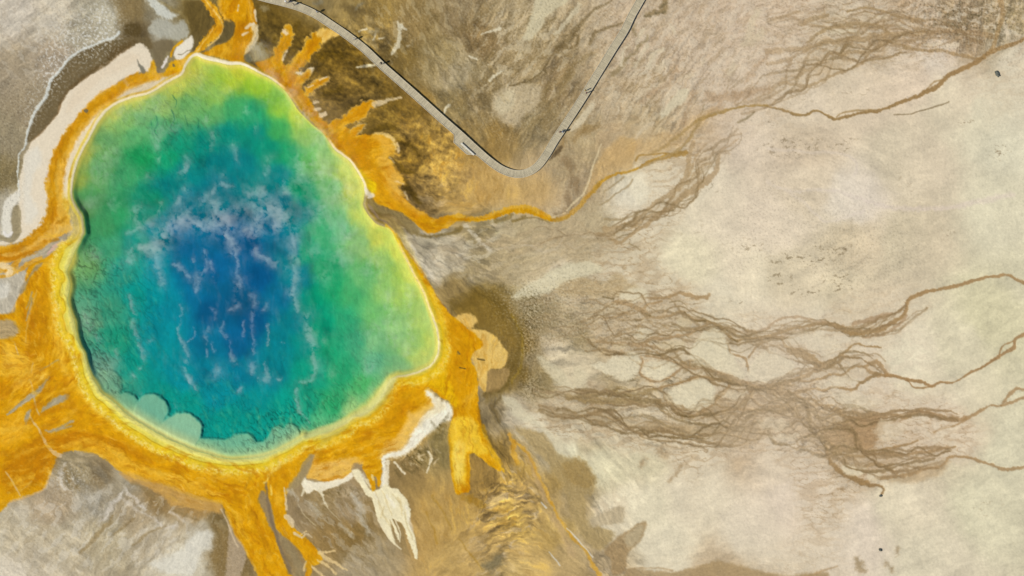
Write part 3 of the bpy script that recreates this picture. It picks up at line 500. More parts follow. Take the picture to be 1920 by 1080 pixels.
# channels to the north
P(OD, '424,-30 468,-30 474,0 480,30 481,60 476,80 464,98 462,112 452,120 425,112 400,104 378,100 392,92 408,86 428,76 438,62 440,44 432,38 420,34 414,18 410,-30', 2.5, 1, 2.5)
P(OR, '414,-30 462,-30 468,10 470,35 452,42 436,36 420,34 412,12', 5, .8, 3)
S('e2aa48', '408,-30,3 412,5,3 418,28,3 432,42,2|468,0,2 472,30,3 474,55,4', 2.5, .6, 2)
P('e0cfa6', '470,45 482,46 484,70 478,88 466,98 458,104 462,90 470,78 474,62', 2.5, .8, 1.5)
S('e4d4b4', '462,52,3 468,46,3 474,44,2|455,66,2 465,60,1.6|448,10,1.6 446,20,1.4|478,20,2 480,40,2', 1.4, .8, 1.5)
S('dc9c20', '378,-30,5 385,0,7 396,14,8 404,28,8 410,42,8 408,56,8 398,68,9 385,80,8 372,94,5 366,101,3', 1.8, 1, 1.5)
S(OD, '402,50,3 394,66,5 384,80,4 375,90,3', 3, .8, 1.5)
S('efc678', '382,-5,1 398,16,1.4 412,34,1.6 417,48,1.6 414,62,1.4 404,76,1.4 390,86,1.6|400,52,1 392,66,1.2 380,82,1.2 368,98,1.4', 1.2, .8, 1.2)
P('625430', '420,42 438,44 440,58 428,74 412,80 405,82 416,66 420,54', 2.5, .9, 2)
P('6a6a56', '458,104 464,100 470,104 472,114 464,116 458,112', 2, .75, 1)
P('aa9a6c', '470,98 482,84 492,80 500,95 505,110 490,118 476,114', 6, .85, 2)  # grey-beige steam haze beside the inlet, put into the ground colour
S('9c8c62', '494,16,5 500,18,5', 5, .7, 2)
# fingers to the north east
P(OD, '478,118 500,112 515,105 530,118 545,130 560,140 568,150 564,165 576,178 590,200 604,225 625,235 650,240 668,250 680,262 690,280 680,330 670,320 650,295 620,270 590,232 560,200 530,168 500,140', 3, 1, 2.2)
def finger(c1, s, edge='dfb465', a=1.):
    Q = pts(s)
    wide = ' '.join('%g,%g,%g' % (q[0], q[1], q[2] + 2) for q in Q)
    S(edge, wide, 3., .75 * a, 2.6)
    S(c1, s, 3., a, 2.6)
    S('b8760c', ' '.join('%g,%g,%g' % (q[0], q[1], q[2] * .3) for q in Q), 4, .5 * a, 3)
finger('cf8a08', '540,54,5 541,62,8 536,76,10 528,90,9 522,104,9 520,118,8', 'e0b868')
S('ead4ac', '535,58,4 538,62,4|530,112,2 534,104,2.4 538,96,1.6', 2.4, .9, 1.5)
finger('d59208', '604,62,7 594,72,11 582,88,12 572,102,11 560,116,10 548,130,10 540,142,9')
P('e6bb66', '592,64 600,55 615,56 634,64 630,70 616,74 606,82 602,72', 3, .95, 1.5)
S('ead9b4', '584,128,4 578,136,5 570,140,5 556,136,2', 2.2, .9, 1.8)
finger('cf8a10', '580,134,2 572,144,6 560,152,6')
finger('d9961a', '613,148,3.5 602,154,5.5 590,161,6 578,170,7', 'e6c284')
S('e6d3ac', '578,164,1.6 588,160,1.4|600,150,1.4 612,144,1.6', 1.2, .8, 1)
S('e2caa0', '590,192,3 598,190,2|592,206,4 600,204,3|600,216,4 608,214,4|590,200,2', 2, .85, 1.5)
finger('d28c0c', '700,194,5 688,200,9 674,210,11 660,219,10 646,228,9 628,236,9', 'e2ba70')
S('dcc69a', '752,183,1.6 742,184,2.4 730,187,3 716,192,5 704,195,6', 2, .8, 2)
finger('d8941a', '682,234,3 672,242,5 662,252,7', 'e6d09c')
P('d69210', '640,245 668,256 692,251 722,254 736,264 742,284 726,294 732,306 740,322 758,340 746,350 753,366 774,388 800,403 820,410 845,405 860,406 850,418 835,428 812,438 790,430 772,414 752,399 725,391 704,380 690,350 680,325 668,300 640,275', 2.2, 1, 3)
P('e2a63c', '725,300 745,320 756,340 748,352 760,375 740,375 728,345', 4, .7, 3)
P('e0a94e', '700,254 722,254 738,266 744,284 728,296 736,316 760,340 748,352 772,384 800,402 780,402 748,380 728,350 712,320 706,300 716,285 712,268', 7, .6, 3)
S('ecd2a0', '744,268,2 748,284,2.4|742,340,2 756,344,1.6|738,306,1.6 730,296,1.6|722,252,1.6 736,262,2|758,360,1.6 764,374,1.4', 2.4, .7, 3)
S('b8740a', '650,250,5 668,275,5 690,300,5 712,330,4 735,360,4 760,390,3 790,412,3', 6, .5, 3)
P('c07a06', '640,262 670,262 690,275 698,300 690,320 672,300 655,285', 6, .8, 2)
P('ecc60e', '672,316 684,326 700,338 706,352 700,362 686,358 680,340', 4, .9, 1.5)
S('ebc678', '702,250,2 722,252,3 736,262,3 742,280,2|735,268,3 745,275,2', 2, .7, 2.5)
for s in ('738,286,1 750,292,1.5', '738,330,1 752,340,3', '742,352,2 752,362,3', '716,297,2 728,302,3'):
    S('e2a845', s, 2, .8, 2.5)
S('5c4714', '700,380,1', .5, 0)
S('6b5522', '712,398,1.2 730,402,1.2 745,410,1.4 757,422,1.8 772,440,1.6|862,428,4 840,440,3 800,443,3 775,436,2|735,300,2 748,310,2', 3, .6, 2)
P('8b784a', '687,372 702,378 725,391 750,398 770,412 785,430 782,440 770,436 750,415 730,402 712,400 695,392 684,385', 3, .8, 2)
# orange stream running east
S('d8a032', '812,424,11 840,414,8 862,407,6 880,411,5 905,409,5 932,402,6 955,394,7 980,391,8 1005,397,7 1030,409,5', 2, .95, 1.6)
S('c98a06', '790,412,9 806,424,9 822,422,8 840,410,5 862,411,3 890,412,2.6 920,409,2.4 945,399,3 965,395,4 990,396,4 1010,404,3 1035,413,2.2', 2.4, .85, 1.4)
S('b5842a', '1035,412,3 1060,407,4 1085,388,4 1102,368,4 1118,352,4.5 1130,338,4 1150,328,2.6 1175,322,2.4 1200,314,2 1225,300,1.8 1250,290,1.6', 1.8, .85, 1.6, -.03)
P('c9a468', '1040,405 1068,398 1090,380 1100,355 1110,320 1128,290 1150,268 1165,255 1190,265 1190,300 1180,318 1150,324 1128,334 1112,356 1096,380 1070,402', 5, .6, 3)
P('c6a066', '1190,262 1215,262 1245,250 1275,240 1300,225 1330,205 1350,205 1330,222 1315,240 1290,255 1262,280 1230,288 1200,292 1180,290', 9, .42, 4)
S('e0cc9e', '1128,270,1.4 1112,310,1.6 1102,345,1.8 1095,362,1.6 1078,378,2 1062,395,1.6|1035,408,1 1060,399,1', 1.2, .7, 1.5)
S('a58040', '1192,302,1.8 1198,293,1.6 1215,290,1.6 1240,288,1.6 1265,289,2|1200,314,1.6 1220,302,2 1245,298,2 1265,290,4 1285,285,5', 1.4, .8, 1.6)
S('a48348', '1305,228,3 1320,222,3 1340,215,2.4 1360,208,2 1385,202,2 1410,198,2 1440,198,2', 1.6, .8, 1.6)
S('a68a58', '1215,290,2 1245,276,2.4 1272,254,3 1292,238,3 1310,226,3 1330,216,2.6 1360,207,2.2 1390,201,2|1200,315,2 1235,300,2.4 1268,284,3 1290,262,3 1302,244,3 1312,228,2.4', 2, .75, 2.4)
P('cba468', '890,625 915,628 932,645 940,662 925,668 905,660 895,645', 8, .6, 3)
S('c99a4a', '884,640,4 890,668,4 895,690,3|905,700,2 908,722,2', 5, .6, 3)
S('c09f5e', '960,392,2', 1, 0)
S('7a6430', '960,413,2 975,410,2 985,405,2|930,414,4 945,412,4 962,402,3|960,415,1.2 1000,408,1.4 1030,418,1.4', 2, .6, 2)
# ------------------------------------------------------------------ east shore
S('d59a08', '725,424,3 738,436,3 752,462,4 768,488,5 784,512,7 796,535,9 806,560,12 816,585,14', 1.8, 1, 1.2)
S('b0702a', '727,422,1.5 742,440,1.2 760,466,1.4 778,490,1.8 796,515,1.6 812,545,1.6 832,575,1.6 850,596,1.6', 1.2, .6, 1.2)
S('8a7568', '692,384,2 700,396,2.6 712,410,2 728,420,1.6 742,436,1.6|745,440,2', 1.4, .7, 1.6)
S('ddd2b8', '760,446,3 775,470,4 785,490,5 800,505,4 810,520,3|872,425,4 888,440,3 905,458,2 920,470,2', 4, .6, 3)
P('6f571e', '836,572 850,560 868,552 900,548 930,560 955,575 972,590 985,620 984,660 975,700 955,725 930,745 905,748 912,720 905,690 880,610', 12, .5, 9)
P('8a6d2e', '850,580 880,562 915,566 945,590 960,615 968,650 958,650 930,625 900,612 880,606 862,596', 6, .5, 3)
S('5f4c1c', '940,570,2 958,590,3 970,615,3 975,645,4 970,680,4 955,712,4 935,730,3|845,576,4 870,570,3 900,575,2|925,565,1.5 945,600,2 962,640,1.5', 5, .38, 8)
S('94782c', '960,590,2 975,620,2 981,650,2.5 976,690,2 960,715,2', 2, .6, 2.5)
P('ddb466', '852,596 866,588 882,588 895,598 890,610 878,616 862,606', 3, 1, 1.5)
P('e0b766', '876,616 890,618 912,620 932,634 947,654 952,668 948,682 938,692 917,694 914,712 911,732 904,732 896,705 888,680 880,650', 2.2, 1, 1.4)
P('a38550', '917,695 938,692 952,690 956,702 946,720 930,734 912,734 914,712', 2.2, .9, 1.4)
P(OR, '784,505 796,520 806,536 822,562 840,585 854,597 870,612 890,626 903,640 904,650 890,660 884,676 892,695 897,715 896,745 899,768 904,800 912,825 918,848 935,868 940,884 925,878 905,862 890,850 880,855 882,885 880,920 868,924 856,926 848,900 844,870 841,840 842,810 848,780 846,756 825,744 808,730 795,728 780,745 770,760 742,735 745,712 800,695 822,672 826,645 816,600 800,560 782,520', 2, 1, 1.8)
P('e0ac08', '800,560 815,580 828,600 836,650 838,700 850,730 860,760 850,765 830,740 800,722 770,730 748,728 752,716 800,700 824,676 828,640 815,590', 5, .8, 1.5)
P('c07c04', '830,585 850,605 862,625 872,650 868,690 862,720 850,700 845,660 838,620', 7, .6, 1.5)
P('efc23c', '846,790 862,780 892,790 905,830 915,850 900,855 885,848 874,852 876,900 866,918 856,915 848,880 844,830', 4, .75, 3)
P('f0d070', '852,830 868,830 872,850 866,900 856,905 850,870', 5, .6, 2)
S('dba118', '905,800,4 912,825,5 922,848,5 934,866,4 945,885,2', 3, .8, 2.5)
S('5a4a20', '858,660,1.5 862,664,1.4|896,673,1.5 908,675,1.4|862,689,1.4 872,691,1.4|818,700,1|790,731,1.4 786,737,1.4|723,811,1.4 726,815,1.5', .9, .8, .5)
S('8a7038', '750,752,2 758,754,3 764,756,2.4|858,663,2.6 860,664,2|672,801,1.5 680,808,2 686,812,1.4|700,800,1.5 710,806,1.5|652,828,3 656,840,3 648,852,2|668,822,2 672,818,2', 1.4, .7, 1.5)
S('f0dfb0', '750,748,1.2 758,750,1.2|678,798,1 686,804,1.2', 1, .7, 1)
# ------------------------------------------------------------------ south-east basin
P('e6ae4e', '592,850 600,842 640,815 668,792 705,775 730,745 745,728 775,725 800,728 812,742 818,752 810,762 798,775 780,798 772,812 760,830 745,846 725,852 715,860 700,880 680,870 660,872 655,895 620,905 590,900 575,895 582,872', 3, 1, 2)
P(OR, '596,855 600,840 640,812 670,788 708,770 735,735 760,720 795,724 815,745 812,758 796,770 775,775 765,770 762,790 745,815 720,832 714,850 712,870 700,875 684,866 662,858 630,862 600,870', 5, 1, 2)
P('c47e04', '700,775 730,752 755,742 770,755 790,765 780,770 762,765 750,790 730,800 705,800', 6, .6, 2)
P('e4b058', '590,872 625,864 660,868 655,885 625,896 592,892', 5, .8, 2)
P('e8b860', '800,735 826,750 845,765 838,795 815,812 790,830 765,850 735,862 712,862 715,850 745,830 758,800 775,780 790,765 803,752', 9, .8, 2)
P('efe6ca', '800,732 812,738 826,748 842,756 848,775 842,790 828,796 818,806 802,815 788,828 778,840 762,852 745,858 728,862 724,880 728,908 715,912 716,885 716,860 728,851 742,846 756,840 768,826 774,810 784,795 797,778 812,764 808,748 800,740', 4.5, 1, 2.4, .04)
P('e6d2a0', '812,742 828,752 835,765 820,775 800,785 790,800 786,790 800,772 814,760', 5, .6, 1.5)
P('ece0c0', '572,895 580,902 605,904 640,898 658,886 662,892 655,902 630,912 612,918 600,922 590,918 578,925 568,915 566,905', 2, 1, 2.2, .03)
S('e8dcb8', '600,918,3 606,928,2 608,940,1.4 614,950,1|570,918,2 566,928,1.2', 1.4, .85, 2)
S('d9c79c', '610,945,1 622,962,1 640,978,1|560,945,1 570,965,1 582,978,1.2 592,985,1', 1, .5, 2)
P('ecdfb4', '660,882 674,882 682,896 692,918 704,920 718,912 726,905 730,912 744,916 756,930 764,940 770,955 771,968 768,980 776,1002 781,1022 785,1040 780,1048 770,1026 760,995 752,980 742,974 736,972 744,990 752,1012 746,1012 738,990 730,974 734,995 742,1020 730,1010 718,992 708,972 702,955 694,935 684,925 676,908 666,896', 1.8, 1, 2.2, .04)
P('9a8152', '741,978 750,985 758,1000 764,1030 770,1045 752,1030 748,1000', 1.6, .9, 1.8)
S('e6d8b0', '710,975,2 722,998,2 736,1016,1.6 752,1030,1.2|742,975,1.4 750,1000,1.2 750,1016,1', 1, .8, 1.6)
S('cbb57e', '702,925,1 712,945,1.2 722,968,1.4 730,985,1|716,920,1 726,945,1.2 735,965,1.2|735,925,1 748,945,1.4 756,965,1.2|700,912,1.6 705,930,1.4 712,955,1.2|745,935,2 755,955,2|720,950,1.6 716,970,1.6|760,960,1 764,985,1.2 772,1010,1', 1.6, .55, 3)
S('f3ead0', '680,890,2 695,915,2 706,935,1.4|725,930,3 740,950,3|762,950,2 768,970,2 772,995,1.6', 2.5, .6, 3)
P(OR, '684,866 700,870 714,862 716,885 714,908 708,912 706,896 700,892 704,908 700,922 694,914 690,895 680,880', 1.8, 1, 2)
S('ead9a8', '698,890,1.6 700,900,1.6|688,900,3 694,912,2', 1.4, .7, 2)
S('eee0bc', '728,866,3 726,885,3 726,905,3|740,868,2.4 750,878,2 760,888,1.4|800,845,1.8 808,858,2.4 804,870,2 800,885,1.4', 1.6, .85, 2.4)
S('4e4322', '756,872,3 768,880,3 776,884,2.4|775,860,2 785,850,2.4 800,838,2|812,788,1.6 822,806,4 832,790,3 840,775,1.6|815,818,3 830,825,3|790,860,2 800,870,2|740,882,2 750,895,3', 4, .4, 5)
dm = np.exp(-((U - 785) / 34) ** 2 - ((V - 858) / 22) ** 2) + np.exp(-((U - 828) / 14) ** 2 - ((V - 805) / 26) ** 2) + .6 * np.exp(-((U - 640) / 50) ** 2 - ((V - 922) / 12) ** 2)
dn = fbm(U + WX * 3, V + WY * 3, 7, 4, 1601, .65, math.radians(40), 1.8); cw = 1 - sst(.72, .8, COL.mean(-1))
COL += (hx('52451f') - COL) * (np.clip(dm, 0, 1) * sst(.02, .3, dn) * .75 * cw)[..., None]
COL += (hx('d8c69a') - COL) * (np.clip(dm, 0, 1) * sst(.12, .35, -dn) * .7)[..., None]
S('d0b98c', '785,855,2 795,850,1.5|772,868,1.6|820,842,2 826,850,1.5|815,868,2 822,860,1', 1.2, .7, 3)
P('7a6c40', '803,812 825,800 838,792 842,830 842,870 830,880 815,850 806,830', 5, .5, 3)
# ------------------------------------------------------------------ south-west mats
P(OR, '50,508 66,492 88,480 105,470 125,478 132,520 135,570 160,660 190,730 230,780 290,815 380,855 450,868 520,850 572,822 600,815 600,840 590,850 575,868 560,890 545,912 535,935 538,960 548,985 575,1010 595,1030 606,1045 590,1060 572,1050 555,1025 530,1005 517,990 512,960 506,940 498,925 490,920 484,935 492,955 503,980 512,1000 524,1030 538,1060 560,1120 500,1120 484,1076 470,1050 455,1025 440,1002 430,975 418,948 398,942 350,928 300,908 250,897 222,880 200,862 175,850 150,844 120,848 105,860 97,885 78,918 45,932 20,940 5,955 -60,980 -60,585 0,590 26,583 30,562 42,545', 2.4, 1, 2)
P('dfa51a', '110,500 130,520 125,560 138,600 146,640 162,690 188,735 215,770 250,800 300,828 380,862 440,875 500,868 560,840 572,850 540,880 470,900 400,885 320,850 260,825 200,790 160,750 135,700 115,640 108,590 100,540', 6, .9, 2)
P('c07804', '100,820 140,808 200,818 250,838 290,868 260,862 215,838 160,828 110,850', 6, .85, 2)
P('e2a42a', '130,838 170,828 215,845 250,870 310,890 380,912 415,930 370,925 300,905 240,890 200,862 160,845', 5, .7, 2)
P('c8984e', '225,884 260,892 300,905 350,920 400,938 415,945 412,960 380,958 350,950 320,945 300,925 270,912 240,900', 4, .8, 2)
P('b97606', '48,610 62,565 80,545 92,560 84,640 66,700 52,670', 13, .55, 5)
P('eab13a', '95,560 110,560 118,640 130,690 118,700 100,650', 6, .7, 3)
P('bc7404', '20,860 60,835 95,800 105,850 80,900 30,920 0,900', 14, .8, 4)
P('e6a424', '0,790 40,785 60,800 30,830 0,835', 10, .7, 4)
P('e9ae36', '0,640 30,650 60,680 90,700 60,720 20,700 0,690', 10, .8, 4)
P('a8987c', '0,600 20,600 34,612 36,625 22,634 0,636 -30,630 -30,605', 5, .85, 2)
P('bcb29a', '-40,500 20,505 45,505 48,520 42,545 30,562 26,580 0,588 -40,590', 2, 1, 2)
P('d8d2c0', '-40,530 10,530 20,545 5,560 -40,560', 5, .7, 4)
S('d8bc94', '58,715,1.2 63,740,1.6 68,765,1.8 74,778,1.2|52,773,2.2 60,788,2 70,802,2.2 80,818,2.6 90,836,3 102,850,4 112,855,4|10,885,1 24,905,1.6 38,930,1.4|62,680,1 60,700,1|28,645,1 34,665,1', 1.3, .7, 1.5)
S('a39a80', '13,777,1.5 28,766,3 45,755,4 60,744,5 74,730,3.5 86,713,2|78,772,2 88,762,5 104,752,7 120,745,5 128,742,2|86,808,1.5 100,808,3 118,800,3.4 136,790,1.6|48,788,2 50,778,3.4 56,770,2|60,560,1.4 56,580,2 50,600,1.4', 2.4, .85, 1.5)
S('c9bca4', '98,756,1.5 110,750,2 122,746,1.5|30,766,1 50,754,1.4 64,742,1', 1.2, .7, 2)
S('a66c10', '12,770,2 40,750,2 80,716,2|75,764,2 90,750,2 112,738,2 130,736,2|80,800,2 100,795,2 130,783,2|140,770,2 125,760,2', 4, .5, 2)
S('a59878', '92,708,1.5 75,728,3 60,740,4 46,752,3.4 30,765,2.6 15,776,2|125,742,3 115,750,5 100,755,4 88,762,2.6|75,695,1 100,680,1 110,675,1|50,780,4 48,795,2|115,805,1.4 135,798,2|60,548,1.4 50,580,1', 2, .8, 2)
S('dfa02a', '30,720,4 70,710,3|20,690,3|125,700,4 130,720,4|140,770,3 120,790,3', 6, .5, 3)
S('b87006', '0,745,4 40,715,5 80,690,4|80,780,3 110,765,4 130,760,3|90,735,2 110,720,2 130,700,3', 5, .6, 3)
S('b87408', '76,560,3 64,600,3.4 54,650,3.4 58,690,3|100,690,3 86,720,4 70,755,4 58,785,3 28,800,3|0,850,5 40,846,6 82,816,5|20,880,4 60,860,6 92,835,4|120,720,3 132,750,3 150,780,4|400,895,4 430,915,4 450,940,3|470,960,5 490,1000,5 505,1040,4', 5, .55, 3)
S('eab23a', '0,700,5 40,714,5 66,738,3|0,806,5 50,800,5|118,838,4 160,827,5 206,840,5 246,866,5 300,888,5 360,905,4 412,927,3|110,640,3 122,690,3 150,735,4 190,780,4|430,950,3 450,985,3 470,1020,3|20,905,4 60,890,4|10,660,4 50,668,4', 5, .6, 3)
S('dcae66', '68,545,1.2 56,590,1.4 48,640,1.2|22,584,1.5 30,570,1.5 40,548,1.5 50,512,1.5|96,885,2 80,918,2 50,932,2 20,940,2|36,925,1 60,900,1', 2, .6, 2)
# channels draining south
S('c88404', '520,880,5 518,905,4 515,930,4 518,955,5 524,978,5', 3, .7, 1.5)
S('7c6a50', '498,905,2 500,925,2.4 504,950,3 508,972,3 514,992,2.4 522,1015,3 530,1040,3 545,1075,4', 2.2, .85, 1.5)
S('92805a', '530,1010,4 545,1030,7 560,1060,8 565,1080,10', 4, .8, 2)
S('d9c296', '533,915,1.2 535,935,1.6 537,955,2.4|538,968,5 545,975,6 549,985,4|552,1000,3 565,1008,2.4 575,1000,1 585,1008,1', 1.5, .9, 1.5)
S('e2c488', '600,1035,3 615,1035,2 628,1033,1.4|596,1048,3 612,1060,2.4 630,1075,2|584,1060,3 596,1072,2 612,1085,2|575,1050,2 570,1070,2|605,1040,4 618,1050,3 635,1060,2 652,1070,1.4|560,1005,1.4 575,995,1.2', 1.6, .85, 2)
S('d28f0c', '573,1040,5 580,1055,6 578,1075,5 570,1100,5|590,1038,5 600,1046,4', 2, .85, 1.6)
S('e0a83c', '424,960,2 436,990,2 450,1015,2 463,1035,2 480,1068,2', 2, .8, 1.5)
S('6a5430', '430,985,1 442,1008,1 456,1032,1', 1, 0)
P('a08c60', '566,850 590,852 584,872 574,892 566,905 548,920 536,918 545,905 558,888 566,868', 3, .85, 2)
S('c8c2ae', '538,920,3 550,925,5 556,935,3|575,940,3 590,952,5 600,965,3|662,925,4 675,950,6 680,975,5 690,1000,4|640,985,3 660,1005,3', 5, .5, 3)
P(OR, '572,822 600,815 598,830 586,845 572,862 556,880 545,890 530,905 522,890 530,870 550,850', 2.5, 1, 1.5)
S('f0cc70', '500,893,2 512,882,3 525,876,3 520,868,2 545,862,3|495,905,2 505,895,2|560,850,2 570,843,2|508,912,2 508,925,1.6', 1.8, .75, 3)
S('b3801c', '470,890,3 465,905,3 458,918,2|440,880,3 434,892,2', 3, .6, 2)
# crust south of the mats
S('e6ddce', '120,868,1.4 112,885,3 108,898,4 118,915,3 128,920,2|135,895,3 140,912,2.4|225,925,3 215,940,4 205,955,4 195,970,3 184,985,2|235,920,4 250,935,4 272,955,3|285,968,2 300,985,2 330,985,2|322,958,2 345,980,2|225,935,1 250,955,1.4 280,970,1.2', 3.6, .5, 5, .03)
S('8c7448', '210,965,3 200,985,4 185,1000,4 170,1018,4 150,1035,3|250,970,2 230,990,2 215,1000,2|310,985,2 280,1000,2 250,1020,2|120,880,4 130,900,4 150,920,3|250,905,4 290,930,4 300,950,4|400,985,5 415,1000,7 418,1040,6 412,1080,6|330,958,3 370,975,2', 3, .6, 3, -.03)
S('7d7460', '145,898,4 152,905,4 165,915,3|200,905,5 185,880,6', 4, .5, 4)
P('dcd6c2', '375,995 395,1000 400,1015 375,1045 360,1075 320,1075 280,1060 310,1045 340,1030 355,1010', 6, .8, 4)
P('b8a488', '430,985 440,1000 455,1022 462,1040 455,1065 440,1100 425,1100 424,1050 428,1020', 3, .7, 2)
S('dbc49c', '415,955,1.5 425,975,1.5 434,1000,1.5 446,1025,1.5', 1.5, .7, 1)
P('e2d6be', '-20,1030 20,1045 50,1080 20,1110 -20,1110', 10, .6, 5)
# west: streams between lobes
S('b5a98a', '45,488,4 60,480,6 72,470,6 78,466,4', 2.5, .9, 1.5)
S('dea43e', '-30,520,3 0,519,3 20,515,3 40,505,3 60,492,4 78,482,3|0,500,8 20,505,8 38,488,4', 2, .9, 1.5)
S('e6d0a4', '-30,500,5 0,498,6 20,506,5 14,515,4', 3, .8, 2)
S('b96f04', '0,482,4 12,486,4 30,484,4 60,472,5 85,455,4', 3, .8, 1.5)
S('e0b0a0', '90,475,2 100,465,3 115,456,2.4 124,452,2|84,482,1.6', 2, .65, 2)
S('a76a10', '108,418,3 118,412,4 125,408,2|150,445,2 140,452,2.4 132,456,2|95,452,3 110,450,2', 2.5, .7, 1.5)
S('d6ad60', '105,435,4 120,428,6 130,430,5', 4, .8, 2)
P('9c8e70', '52,520 64,502 80,492 74,505 60,515 50,535 44,548 36,548 42,532', 2.5, .8, 2)
# east ripples
xr = U + WX * 6; yr = V + WY * 6
rp = fbm(xr, yr, 5.2, 2, 401, .5, math.radians(-22), 5.)
rm = np.exp(-(((U - 948) / 62) ** 2 + ((V - 952) / 62) ** 2) ** 2 * .8)
COL += (np.array([.11, .09, .04], f32) * (np.where(rp > 0, rp, rp * .6) * 2.6 * rm)[..., None])
HGT += rp * rm * .22
S('d39a34', '955,815,2 962,830,4 964,850,5 970,870,3|962,824,2 985,845,3 997,866,3 1010,895,3 1022,918,2.4 1032,940,2 1042,960,2.4 1052,978,2.6 1065,996,2.6 1080,1014,2 1095,1030,3 1108,1052,3 1125,1080,4', 2.5, .75, 2)
S('b0946a', '985,850,3 1000,880,4 1012,910,5 1025,940,4|1038,968,6 1055,1000,6 1075,1040,6|1050,1060,6', 4, .55, 2)
S('dbd6c6', '1016,942,1.6 1024,952,2|1062,990,1 1082,1010,1.4 1100,1032,1.2 1112,1045,1|1030,1035,1 1050,1060,1.2', 1.3, .75, 1.2)
S('a17a2a', '812,930,2 830,960,1.4 845,990,1.4|860,1010,1 885,1040,1.4 905,1065,1.2|800,960,1 812,990,1.2 820,1020,1.2|880,935,6 905,950,6|866,930,4 880,940,5', 2.4, .5, 3)
S('6e664c', '915,1060,7 935,1052,8 925,1045,5', 6, .6, 4)
S('e6cf92', '700,1060,.5', .5, 0)
S('e0c27a', '985,1060,12 960,1070,14|930,920,10', 14, .3, 3)
S('54421c', '898,765,2 902,790,3 910,812,3 925,835,2|906,745,3 915,738,3 935,730,3|940,742,2 925,765,4 935,790,4', 4, .45, 3)
S('b0a48a', '948,775,6 965,790,5', 5, .5, 3)
# ------------------------------------------------------------------ rim and pool
FRK = 0.
POOLP = """370,106 387,113 408,117 425,122 450,122 470,129 487,139 503,147 517,156 535,171 546,186 556,202 567,215 580,228 592,238 606,250 618,268 628,282 640,291 655,302 667,318 674,330 680,342 683,358 682,372 681,384 686,396 694,407 704,419 718,425 728,428 738,440 748,462 760,486 772,510 783,530
793,550 803,577 813,605 819,625 821,645 818,665 808,682 795,690 776,698 760,702 745,704 732,712 722,728 712,745 702,758 690,768 676,776 662,781 655,786 640,796 622,804 602,812 588,817 575,820 569,818 560,824 540,836 515,848 490,856 455,860 420,859 385,850 350,838 315,822 285,806
262,792 242,779 222,762 204,746 190,736 180,720 170,702 162,680 158,664 148,645 143,625 139,600 131,580 127,562 130,545 131,532 128,520 126,508 133,492 140,472 148,458 154,445 158,437 158,425 156,412 152,400 144,388 138,374 136,360 137,342 140,325 145,308 150,296 158,278 166,264 175,247 184,230 193,218 204,206 222,194 250,184 282,176
300,165 318,154 338,144 346,134 350,122 360,110"""
POOL = spline(pts(POOLP), 3, True)
slp = box(POOL, 240)
SD = np.full(U.shape, -999., f32)
SD[slp] = poly_sd(POOL, U[slp] + WX[slp] * .9, V[slp] + WY[slp] * .9)
SD = np.maximum(SD, -230.)
def rim(col, d0, d1, soft, a, region=None):
    """a band that follows the shoreline between two distances outside the water"""
    m = sst(d0 - soft, d0 + soft, -SD) * (1 - sst(d1 - soft, d1 + soft, -SD)) * a
    if region is not None: m = m * region
    COL[:] += (hx(col) - COL) * m[..., None]
def sector(s):
    D = np.array([[float(q) for q in r.split(',')] for r in s.split()], f32)
    x = U[slp]; y = V[slp]; den = np.zeros(x.shape, f32); num = np.zeros(x.shape, f32)
    for r in D:
        w = 1 / ((x - r[0]) ** 2 + (y - r[1]) ** 2 + 200) ** 2.2 * 1e9
        den += w; num += w * r[2]
    out = np.zeros(U.shape, f32); out[slp] = num / den
    return out
rn = fbm(U, V, 9, 3, 501, .6)
south = sector('120,500,1 110,600,1 140,700,1 200,780,1 300,840,1 400,875,1 500,870,1 570,840,.8 640,810,.6 700,780,.4 740,730,.4 130,400,.3 130,330,0 200,200,0 350,110,0 450,120,0 560,190,0 640,280,0 700,400,.1 770,480,.2 830,600,.5 830,680,.6')
north = sector('120,500,0 110,600,0 200,780,0 400,875,0 570,840,0 700,780,.1 740,725,.5 130,330,1 150,280,1 200,200,1 300,160,1 350,110,1 450,120,1 500,140,.9 560,190,.35 600,240,.3 640,280,.9 670,310,1 683,345,1 690,385,.3 720,425,.2 770,500,.6 800,560,.7 825,640,.8 810,690,.7 130,400,.3 120,440,0')
WID = sector('115,490,20 128,515,5 112,545,18 127,568,5 120,605,19 146,645,5 155,680,9 165,710,12 185,745,14 210,770,15 250,800,17 310,835,18 370,860,17 430,872,13 480,866,12 530,850,10 570,830,7 605,828,13 640,812,13 665,788,5 690,782,10 722,752,9 742,718,5 780,708,8 815,684,8 828,640,7 810,580,6 780,520,6 740,450,6 130,420,7 150,300,6 350,110,6 640,280,6')
ww = -SD + .6 * WX
def band(col, a0, a1, soft, al, region):
    m = sst(a0 - soft, a0 + soft, ww) * (1 - sst(a1 - soft, a1 + soft, ww)) * al * region
    COL[:] += (hx(col) - COL) * m[..., None]
sw = sector('120,500,1 110,600,1 140,700,1 200,780,1 300,840,1 400,880,1 470,880,.9 520,865,.9 570,850,.8 640,820,.7 700,780,.8 740,730,.5 780,712,.7 830,680,.7 830,600,.3 130,400,.3 130,330,0 200,200,0 450,120,0 600,240,0 640,280,0 700,400,0 770,480,.1')
band('e2bf28', WID - 2, WID + 14, 4, .95, south)
band('f0cf62', WID + 6, WID + 19, 4, .85, sw * sst(-.22, .12, rn + .5 * fbm(U, V, 4, 2, 503)))
band('f4dc90', WID + 8, WID + 17, 3, .7, sw * sst(.0, .25, fbm(U, V, 6, 3, 505, .7)))
band('ded060', -3, WID, 3, .95, south)
band('d9d488', -3, WID * .55, 4, .5, south)
